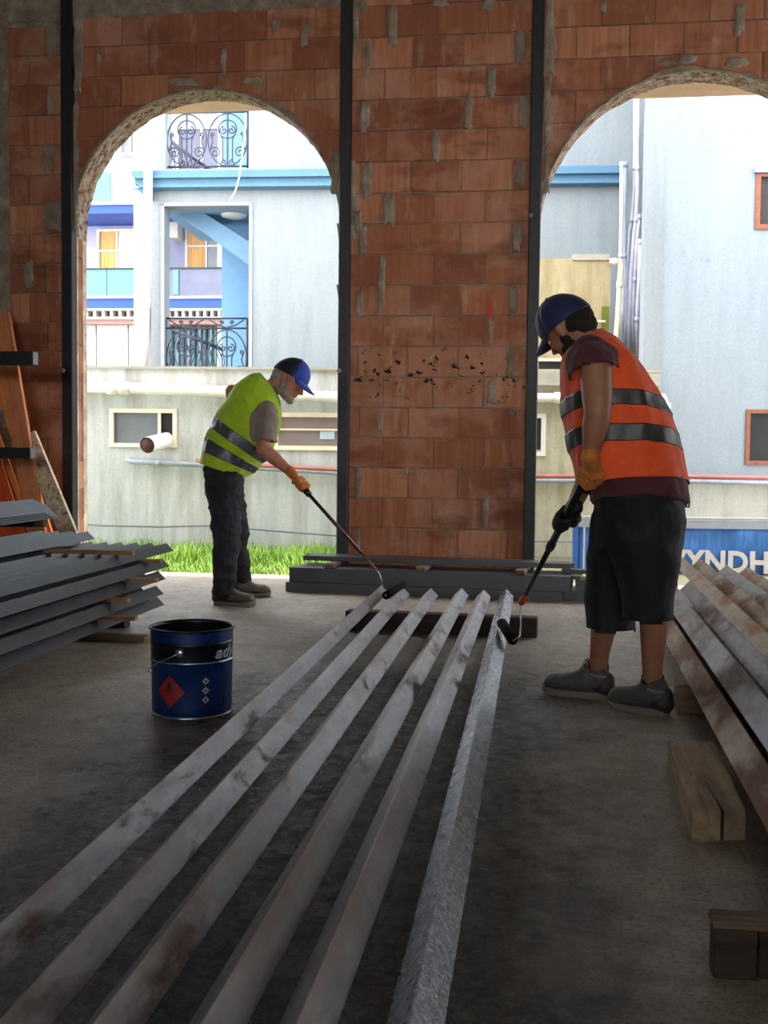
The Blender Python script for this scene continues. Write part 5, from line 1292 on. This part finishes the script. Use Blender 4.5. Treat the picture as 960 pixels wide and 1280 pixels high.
def cloth(name, col, var=.12, rough=.85, scale=30, bstr=.4, dirt=None, dk=.5):
    t = NT(name); p = t.pos(); n_ = t.noise(p, scale, 4); c = t.mix(t.ramp(n_, [(.3, 0), (.7, 1)]), tuple(x * (1 - var) for x in col), tuple(min(1, x * (1 + var)) for x in col))
    if dirt: c = t.mix(t.math('MULTIPLY', t.ramp(t.noise(p, 6, 5, .7), [(.52, 0), (.7, 1)]), dk), c, dirt)
    t.set(c, rough, bump=t.math('ADD', t.noise(p, 9, 4), t.math('MULTIPLY', t.noise(p, 160, 2), .2)), bstr=bstr, bdist=.012)
    t.b.inputs['Sheen Weight'].default_value = .0 if max(col) < .05 else .12; return t.m
def skin(name, col):
    t = NT(name); p = t.pos(); c = t.mix(t.ramp(t.noise(p, 14, 5), [(.35, 0), (.7, 1)]), tuple(x * .85 for x in col), tuple(min(1, x * 1.12) for x in col))
    t.set(c, .55, bump=t.noise(p, 120, 3), bstr=.2, bdist=.002); t.b.inputs['Subsurface Weight'].default_value = .12; t.b.inputs['Subsurface Radius'].default_value = (.012, .004, .002); t.b.inputs['Subsurface Scale'].default_value = .5; return t.m
MAT['skin1'] = skin('sunburnt_skin', hexc('b97a60')); MAT['skin2'] = skin('tanned_skin', hexc('9a6a50'))
MAT['eyew'] = plain('eye_white', (.6, .58, .55), .3); MAT['eyed'] = plain('eye_dark', (.02, .015, .01), .2)
MAT['hiviz'] = cloth('yellow_vest_fabric', hexc('a6c81c'), .1, .8, 25, .6); MAT['hiorange'] = cloth('orange_vest_fabric', hexc('e8551f'), .1, .8, 25, .6)
MAT['reflect'] = plain('grey_reflective_tape', hexc('50505a'), .38, .35, .12, 20, .3); MAT['reflect2'] = plain('dull_reflective_tape', hexc('3a3c38'), .45, .25, .12, 20, .3)
MAT['hiedge'] = plain('yellow_vest_binding', hexc('b9d92e'), .7); MAT['shirt1'] = cloth('taupe_shirt', hexc('85776c'), .12, .85, 18, .7); MAT['shirt2'] = cloth('maroon_tshirt', hexc('4c2028'), .12, .9, 18, .6)
MAT['jeans'] = cloth('black_jeans', hexc('1a1c22'), .3, .8, 10, .8, hexc('3d424c'), .5); MAT['shorts'] = cloth('black_work_shorts', hexc('07080c'), .3, .8, 10, 1.0, hexc('3a404c'), .45)
MAT['heeldark'] = plain('dark_heel_leather', (.022, .020, .019), .6); MAT['sole'] = plain('shoe_sole', hexc('6e675c'), .8); MAT['upper1'] = cloth('brown_work_shoe', hexc('5a5042'), .15, .7, 20, .5, hexc('6f6352'), .5); MAT['upper2'] = cloth('grey_trainer', hexc('454340'), .15, .7, 20, .5, hexc('5b564f'), .5)
MAT['lace'] = plain('grey_lace', hexc('7c776e'), .8); MAT['gloveo'] = cloth('orange_glove', hexc('c4711c'), .15, .75, 30, .4, hexc('5a3716'), .5); MAT['glover'] = cloth('dark_glove', hexc('141018'), .2, .6, 30, .4, hexc('7a2a18'), .3)
MAT['capblue'] = cloth('royal_blue_cap', hexc('2b46a6'), .08, .8, 60, .2); MAT['capnavy'] = cloth('navy_cap', hexc('10142c'), .08, .8, 60, .2); MAT['capdark'] = cloth('dark_blue_cap', hexc('141b44'), .08, .7, 60, .2)
MAT['greyhair'] = cloth('grey_hair', hexc('8f8880'), .3, .9, 90, .8); MAT['darkhair'] = cloth('dark_hair', hexc('17110d'), .3, .9, 90, .8)

# ================= man in the yellow vest (left) =================
fa = at_z(268, 757, 0); fb = at_z(320, 759, 0)
m1 = thing('person', (fa.x + .1, fa.y + .1, 0), 'man in yellow reflective vest, dark jeans and blue cap bending over a roller pole', 'person')
D1 = 7.25; side = DZ.copy()
f1, u1, r1 = ortho(RX * .80 - UY * .56 - DZ * .16, RX * .5 + UY * .86)
hc1 = P(361, 473.5, D1 - .02)
b = MB(); H1 = head_mesh(b, hc1, f1, u1, r1, 1.10)
neck = P(337, 487, D1); chain(b, [H1(-.03, -.04, 0), neck, P(322, 500, D1)], [.058, .062, .075])
chain(b, [P(322, 506, D1 - .09), P(322, 506, D1 + .09)], [.070, .070]); chain(b, [P(320, 506, D1), P(302, 538, D1), P(282, 580, D1)], [.10, .11, .10])
chain(b, [P(282, 582, D1 - .06), P(282, 582, D1 + .06)], [.085, .085])
sh = P(333, 514, D1 - .145); elb = P(329, 561, D1 - .20); wr = P(361, 588.5, D1 - .22)
chain(b, [P(322, 507, D1 - .10), sh, elb], [.06, .052, .046]); chain(b, [elb, elb.lerp(wr, .35), wr], [.047, .046, .030])
shl = P(322, 500, D1 + .17); ell_ = P(290, 489, D1 + .20); hl = P(296, 550, D1 + .16)
chain(b, [P(322, 507, D1 + .10), shl, ell_], [.06, .052, .047]); chain(b, [ell_, hl], [.047, .030]); chain(b, [hl, P(300, 562, D1 + .10)], [.034, .026])
for q_, (a_, bb_) in enumerate(((-.03, .0), (-.01, .01), (.012, .01), (.034, 0))): chain(b, [P(300, 562, D1 + .10) + DZ * a_, P(302, 572 + bb_ * 100, D1 + .07) + DZ * a_], [.011, .009], 8)
an1 = at_z(279, 757, 0.0) + DZ * .03; an1.z = 0; an2 = at_z(303, 745, 0); an2.z = 0
hipR, kneeR = P(280, 592, D1 - .10), P(283, 668, D1 - .14); hipL, kneeL = P(282, 592, D1 + .10), P(293, 655, D1 + .12)
ankR = an1 + UPW * .09; ankL = an2 + UPW * .09
chain(b, [hipR, kneeR, ankR], [.080, .062, .042]); chain(b, [hipL, kneeL, ankL], [.080, .062, .042])
fuse(b, 'body', MAT['skin1'], m1, .009, 5)
head_extras(m1, H1, f1, u1, r1, 1.10, MAT['greyhair'], MAT['greyhair'])
cap(m1, H1, f1, u1, r1, 1.10, MAT['capblue'], MAT['capnavy'], MAT['capblue'])
# vest shell
V1 = Loft([((251, 580), (305, 597), D1, .190), ((253, 566), (315, 592), D1, .190), ((257, 550), (321, 586), D1, .190), ((264, 537), (327, 580), D1, .192), ((270, 524), (335, 570), D1, .195), ((280, 504), (343, 551), D1, .198),
           ((291, 488), (349, 530), D1, .200), ((303, 475.5), (351, 512), D1, .190), ((316, 468), (348, 497), D1, .150), ((328, 466.5), (343, 485), D1, .085)], side, 2.3, .016, 1.0)
v1 = V1.build('vest', MAT['hiviz'], m1, 0, 8.75, 0, 84, 90)
for a_, b_ in ((1.15, 2.25), (3.15, 4.1)):
    o = V1.build('reflective_stripe', MAT['reflect'], None, a_, b_, .004, 84, 12, .002); o.parent = v1
# taupe shirt: collar, armhole gusset and short sleeve
b = MB(); V1.solid(b, .35, 8.3, -.014)
axs = (P(325, 530, D1) - P(316, 528, D1)).normalized(); spine = (P(322, 503, D1) - P(318, 560, D1)).normalized()
axs = (axs - spine * axs.dot(spine)).normalized()
ell(b, P(324, 530, D1 - .155), (axs, spine, DZ), (.100, .150, .062))
SL1 = P(333.5, 553, D1 - .20); SD1 = (SL1 - P(335, 518, D1 - .18)).normalized(); chain(b, [P(331, 513, D1 - .14), P(334, 522, D1 - .18), SL1 + SD1 * .05], [.074, .070, .066])
ell(b, P(318, 508, D1 + .155), (axs, spine, DZ), (.085, .11, .062)); chain(b, [P(322, 503, D1 + .14), P(306, 497, D1 + .185)], [.075, .066])
oS = fuse(b, 'shirt', MAT['shirt1'], m1, .009, 3, folds(.009, 16, (1, 1, .6), 4), cut=lambda p: (p - SL1).dot(SD1) > 0 and (p - SL1).length < .13)
sd = oS.modifiers.new('t', 'SOLIDIFY'); sd.thickness = .004
mb = MB(); cN = P(336, 487, D1); nf, nu, nr_ = ortho(RX * .86 - UY * .5, RX * .5 + UY * .86)
for rr, hh in ((.070, 0), (.064, .03)): pass
pts = [cN + nf * (.066 * math.cos(2 * PI * i / 24)) + DZ * (.070 * math.sin(2 * PI * i / 24)) + nu * (.012 + .010 * math.cos(2 * PI * i / 24)) for i in range(24)]
mb.tube(pts, (.016), 8, closed=True); mb.build('collar', MAT['shirt1'], m1)
# vest binding round the near armhole
pts = []
for i in range(40):
    a = 2 * PI * i / 40; base = P(324, 530, D1) + axs * (.103 * math.cos(a)) + spine * (.150 * math.sin(a))
    pts.append(base - DZ * (.185 - .05 * abs(math.sin(a)) ** 3 - .012 * (1 - math.cos(a))))
o = MB().tube(pts, .006, 6, closed=True).build('binding', MAT['hiedge'], None); o.parent = v1
# jeans
b = MB(); chain(b, [P(279, 588, D1 - .07), P(281, 588, D1 + .07)], [.125, .125])
chain(b, [P(279, 596, D1 - .07), P(281, 632, D1 - .11), P(284, 668, D1 - .14), P(281, 705, D1 - .16), an1 + UPW * .10], [.130, .104, .092, .080, .074])
chain(b, [P(281, 596, D1 + .07), P(288, 632, D1 + .10), P(294, 655, D1 + .12), P(297, 690, D1 + .13), an2 + UPW * .10], [.125, .098, .088, .074, .068])
jf = folds(.014, 9, (1, 1, 1.6), 2)
fuse(b, 'jeans', MAT['jeans'], m1, .009, 3, jf, cut=None)
for a_ in (an1, an2):
    mb = MB(); mb.tube([a_ + UPW * .085 + RX * (.068 * math.cos(2 * PI * i / 20)) + DZ * (.066 * math.sin(2 * PI * i / 20)) + UPW * .008 * math.sin(3 * i) for i in range(20)], .012, 8, closed=True); mb.build('trouser_hem', MAT['jeans'], m1)
heel = at_z(267, 756, 0); toe = at_z(320, 759, 0)
shoe(m1, heel + DZ * .04, toe + DZ * .04, .285, (MAT['sole'], MAT['upper1'], MAT['lace']), wd=.054, ht=.108, collar=.12)
heel = at_z(290, 747, 0); toe = at_z(338, 746, 0)
shoe(m1, heel + DZ * .03, toe + DZ * .03, .262, (MAT['sole'], MAT['upper1'], MAT['lace']), wd=.054, ht=.108, collar=.12)

# ================= roller of the left man =================
def lerpP(a, b, t): return a.lerp(b, t)
rl_end = at_z(492, 735, TB + bw + .027)
g0 = P(380, 611, 7.02); g1 = P(470, 712, 6.86)
r1t = thing('paint_roller', (rl_end.x, rl_end.y, rl_end.z - .027), 'paint roller with dark red telescopic pole held by the man in yellow', 'paint roller')
pd = (g1 - g0).normalized(); top_ = g0 - pd * .06
MAT['polered'] = plain('dark_red_pole', hexc('4a2228'), .35, .3); MAT['poleblk'] = plain('black_pole', (.012, .012, .016), .35, .2); MAT['nap'] = plain('black_paint_nap', (.004, .004, .005), .9, spec=.05); MAT['orangeg'] = plain('orange_plastic_collar', hexc('b8431c'), .45)
mb = MB(); mb.tube([top_, g0.lerp(g1, .80)], .0115, 12); mb.build('pole', MAT['polered'], r1t)
MB().tube([g0 + pd * .01, g0 + pd * .055], .021, 14).build('handle_grip', MAT['poleblk'], r1t)
MB().tube([g0.lerp(g1, .78), g1], .0085, 10).build('inner_pole', plain('paint_splashed_pole', hexc('6b4a3c'), .5, .2), r1t)
ra, rb = at_z(482.5, 744.5, TB + bw + .022), at_z(503.5, 730.5, TB + bw + .022)
rax = (rb - ra).normalized(); e0 = ra - rax * .018
MB().tube([g1 - pd * .03, g1 + pd * .03, P(477, 726, 6.87), P(480.5, 738, 6.90), e0 + UPW * .01, e0, ra], .0035, 8).build('wire_frame', MAT['tin'], r1t)
MB().tube([ra, ra + rax * .006, rb - rax * .006, rb], [.018, .024, .024, .019], 20).build('roller_head', MAT['nap'], r1t)
wrd = (wr - elb).normalized()
gl = grip(m1, g0 - pd * .025, -pd, -RX * .3 + UY * .6 - DZ * .45, P(366, 593, D1 - .23), .0115, MAT['gloveo'], 'glove', 1, 1.12, cuff=.03)
gl['label'] = 'orange work glove'

# ================= man in the orange vest (right) =================
m2o = at_z(800, 890, 0)
m2 = thing('person', (m2o.x, m2o.y, 0), 'man in orange reflective vest, black shorts and dark cap pushing a long roller', 'person')
D2 = 4.30
f2, u2, r2 = ortho(-RX * .56 - UY * .58 + DZ * .72, -RX * .5 + UY * .82 + DZ * .1)
hc2 = P(711, 408.5, D2)
b = MB(); K2 = 1.03; H2_ = head_mesh(b, hc2, f2, u2, r2, K2)
chain(b, [H2_(-.03, -.04, 0), P(733, 431, D2), P(748, 446, D2)], [.060, .066, .080])
chain(b, [P(752, 460, D2 - .09), P(750, 458, D2 + .09)], [.075, .075]); chain(b, [P(752, 462, D2), P(780, 530, D2), P(800, 600, D2)], [.105, .12, .10])
chain(b, [P(802, 615, D2 - .05), P(796, 615, D2 + .05)], [.08, .08])
s2, e2, w2_ = P(745, 462, D2 - .20), P(747, 517, D2 - .24), P(738, 572, D2 - .19)
chain(b, [P(748, 455, D2 - .1), s2, s2.lerp(e2, .55), e2], [.06, .062, .058, .050]); chain(b, [e2, e2.lerp(w2_, .3), w2_], [.050, .050, .030])
s3, e3, w3 = P(735, 460, D2 + .18), P(754, 548, D2 + .26), P(716, 636, D2 + .12)
chain(b, [P(742, 455, D2 + .1), s3, e3], [.08, .06, .047]); chain(b, [e3, e3.lerp(w3, .35), w3], [.048, .046, .030])
A2 = at_z(754, 874, 0); B2 = at_z(826, 893, 0)
hip1, kn1, ank1 = P(806, 618, D2 - .10), P(815, 735, D2 - .12), at_z(818, 893, 0) + DZ * .04 + UPW * .10
hip2, kn2, ank2 = P(790, 618, D2 + .10), P(758, 735, D2 + .10), at_z(748, 873, 0) + DZ * .03 + UPW * .10
def calf(h_, k_, a_): chain(b, [h_, k_, k_.lerp(a_, .3) + RX * .008, k_.lerp(a_, .75), a_], [.075, .060, .058, .041, .038])
calf(hip1, kn1, ank1); calf(hip2, kn2, ank2)
fuse(b, 'body', MAT['skin2'], m2, .009, 5)
head_extras(m2, H2_, f2, u2, r2, K2, MAT['darkhair'], MAT['darkhair'], beard_len=.010)
cap(m2, H2_, f2, u2, r2, K2, MAT['capdark'], MAT['capdark'], MAT['capdark'])
sd2 = (DZ - UY * .16 + RX * .10).normalized()
V2 = Loft([((862, 604), (722, 612), D2, .200), ((856, 580), (716, 580), D2, .200), ((847, 553), (710, 552), D2, .200), ((836, 524), (706, 523), D2, .203), ((823, 498), (703, 496), D2, .205), ((808, 475), (702, 473), D2, .210),
           ((792, 453), (703, 454), D2, .205), ((771, 431), (712, 441), D2, .165), ((750, 415), (722, 433), D2, .085)], sd2, 2.2, .016, 7.0, 7)
v2 = V2.build('vest', MAT['hiorange'], m2, 0, 7.8, 0, 84, 90)
for a_, b_ in ((1.55, 2.30), (3.05, 3.75)):
    o = V2.build('reflective_stripe', MAT['reflect2'], None, a_, b_, .004, 84, 12, .002); o.parent = v2
b = MB(); V2.solid(b, .3, 7.4, -.016)
ax2 = -RX.copy(); sp2 = (P(745, 440, D2) - P(765, 480, D2)).normalized(); ax2 = (ax2 - sp2 * ax2.dot(sp2)).normalized()
ell(b, P(744, 461, D2 - .165), (ax2, sp2, DZ), (.108, .130, .072))
SL2 = P(744, 463, D2 - .215); SD2 = (SL2 - P(740, 448, D2 - .19) + UY * -.03).normalized(); chain(b, [P(738, 448, D2 - .13), P(741, 456, D2 - .19), SL2 + SD2 * .05], [.088, .086, .078])
ell(b, P(738, 455, D2 + .165), (ax2, sp2, DZ), (.10, .12, .07)); chain(b, [P(735, 450, D2 + .13), P(738, 490, D2 + .2)], [.085, .075])
# shirt tail below the vest
T2 = Loft([((861, 632), (738, 628), D2, .186), ((860, 612), (736, 612), D2, .186), ((853, 594), (736, 600), D2, .172), ((845, 575), (736, 580), D2, .160)], sd2, 2.2, .008, 3.0)
T2.solid(b, 0, 3, 0.0)
oS = fuse(b, 'tshirt', MAT['shirt2'], m2, .009, 3, folds(.008, 14, (1, 1, .6), 9), cut=lambda p: (p - SL2).dot(SD2) > 0 and (p - SL2).length < .14)
sd = oS.modifiers.new('t', 'SOLIDIFY'); sd.thickness = .004
# shorts
b = MB(); chain(b, [P(804, 652, D2 - .06), P(800, 652, D2 + .05)], [.160, .155]); T3 = Loft([((850, 690), (745, 690), D2, .17), ((856, 650), (741, 650), D2, .176), ((855, 608), (745, 612), D2, .165)], sd2, 2.3, 0); T3.solid(b, 0, 2, 0)
chain(b, [P(802, 660, D2 - .06), P(806, 700, D2 - .10), P(808, 745, D2 - .12), P(810, 800, D2 - .12)], [.155, .128, .100, .090])
chain(b, [P(786, 660, D2 + .06), P(770, 700, D2 + .08), P(762, 745, D2 + .10), P(763, 815, D2 + .09)], [.152, .122, .100, .092])
ZH1 = P(810, 776, D2 - .12).z; ZH2 = P(763, 788, D2 + .09).z; HM = (P(788, 780, D2 - .12) + P(785, 785, D2 + .09)) / 2; HD = (P(810, 776, D2 - .12) - P(763, 788, D2 + .09)); HD.z = 0; HD.normalize()
oS = fuse(b, 'shorts', MAT['shorts'], m2, .010, 3, folds(.010, 6, (1, 1, .7), 5), cut=lambda p: p.z < (ZH1 if (p - HM).dot(HD) > 0 else ZH2) + .008 * math.sin(p.x * 40))
sd = oS.modifiers.new('t', 'SOLIDIFY'); sd.thickness = .005
MB().tube([P(856, 624, D2 - .02), P(862, 626, D2 - .02), P(861, 634, D2 - .02), P(856, 633, D2 - .02)], .004, 6).build('belt_loop', MAT['shorts'], m2)
for a_, r_ in ((ank1, .046), (ank2, .046)):
    mb = MB(); chain(mb, [a_ - UPW * .03, a_ + UPW * .028], [r_, r_]); mb.build('sock', plain('black_sock', (.012, .012, .014), .9), m2)
he = at_z(838, 897, 0) + DZ * .03; to = at_z(764, 884, 0) + DZ * .03
shoe(m2, he, to, .255, (MAT['sole'], MAT['upper2'], MAT['lace']), wd=.056, ht=.112, collar=.100)
he = at_z(765, 875, 0) + DZ * .02; to = at_z(678, 866, 0) + DZ * .02
shoe(m2, he, to, .285, (MAT['sole'], MAT['upper2'], MAT['lace']), wd=.056, ht=.112, collar=.100)

# ================= long roller of the right man =================
tip = at_z(634, 791, TB + .05)
r2t = thing('paint_roller', tip, 'paint roller with long black pole and orange collar held by the man in orange', 'paint roller')
q0 = P(735, 592, D2 - .13); q1 = P(652, 753, 5.10)
pd2 = (q1 - q0).normalized()
MB().tube([q0 - pd2 * .05, q0.lerp(q1, .52)], .0155, 14).build('pole', MAT['poleblk'], r2t)
MB().tube([q0.lerp(q1, .50), q0.lerp(q1, .93)], .0120, 12).build('inner_pole', MAT['poleblk'], r2t)
MB().tube([q0.lerp(q1, .49), q0.lerp(q1, .53)], .019, 14).build('twist_lock', MAT['poleblk'], r2t)
MB().tube([q0.lerp(q1, .92), q1 - pd2 * .03, q1, q1 + pd2 * .01], [.012, .015, .017, .010], 12).build('roller_handle', MAT['orangeg'], r2t)
ra = BE[5][0] + Vector((0, 0, 0)); 
c_a = at_z(627.5, 779, TB + .072); c_b = at_z(641, 800, TB + .046); ax = (c_b - c_a).normalized()
e0 = c_b + ax * .015
MB().tube([q1, P(650, 766, 5.15), P(651, 779, 5.12), P(650, 795, 5.05), e0 + UPW * .0, c_b], .0035, 8).build('wire_frame', MAT['tin'], r2t)
MB().tube([c_a, c_a + ax * .006, c_b - ax * .006, c_b], [.018, .025, .025, .019], 20).build('roller_head', MAT['nap'], r2t)
g = grip(m2, q0 + pd2 * .0, -pd2, RX * .5 - DZ * .7 + UY * .1, P(739, 577, D2 - .20), .0155, MAT['gloveo'], 'glove', -1, 1.12, cuff=.025); g['label'] = 'orange work glove on the upper hand'
cl_ = q0.lerp(q1, .33)
g = grip(m2, cl_, -pd2, RX * .6 + UY * .3 + DZ * .2, P(716, 638, D2 + .13), .0155, MAT['glover'], 'glove', 1, 1.15, cuff=.025); g['label'] = 'dark glove on the lower hand'
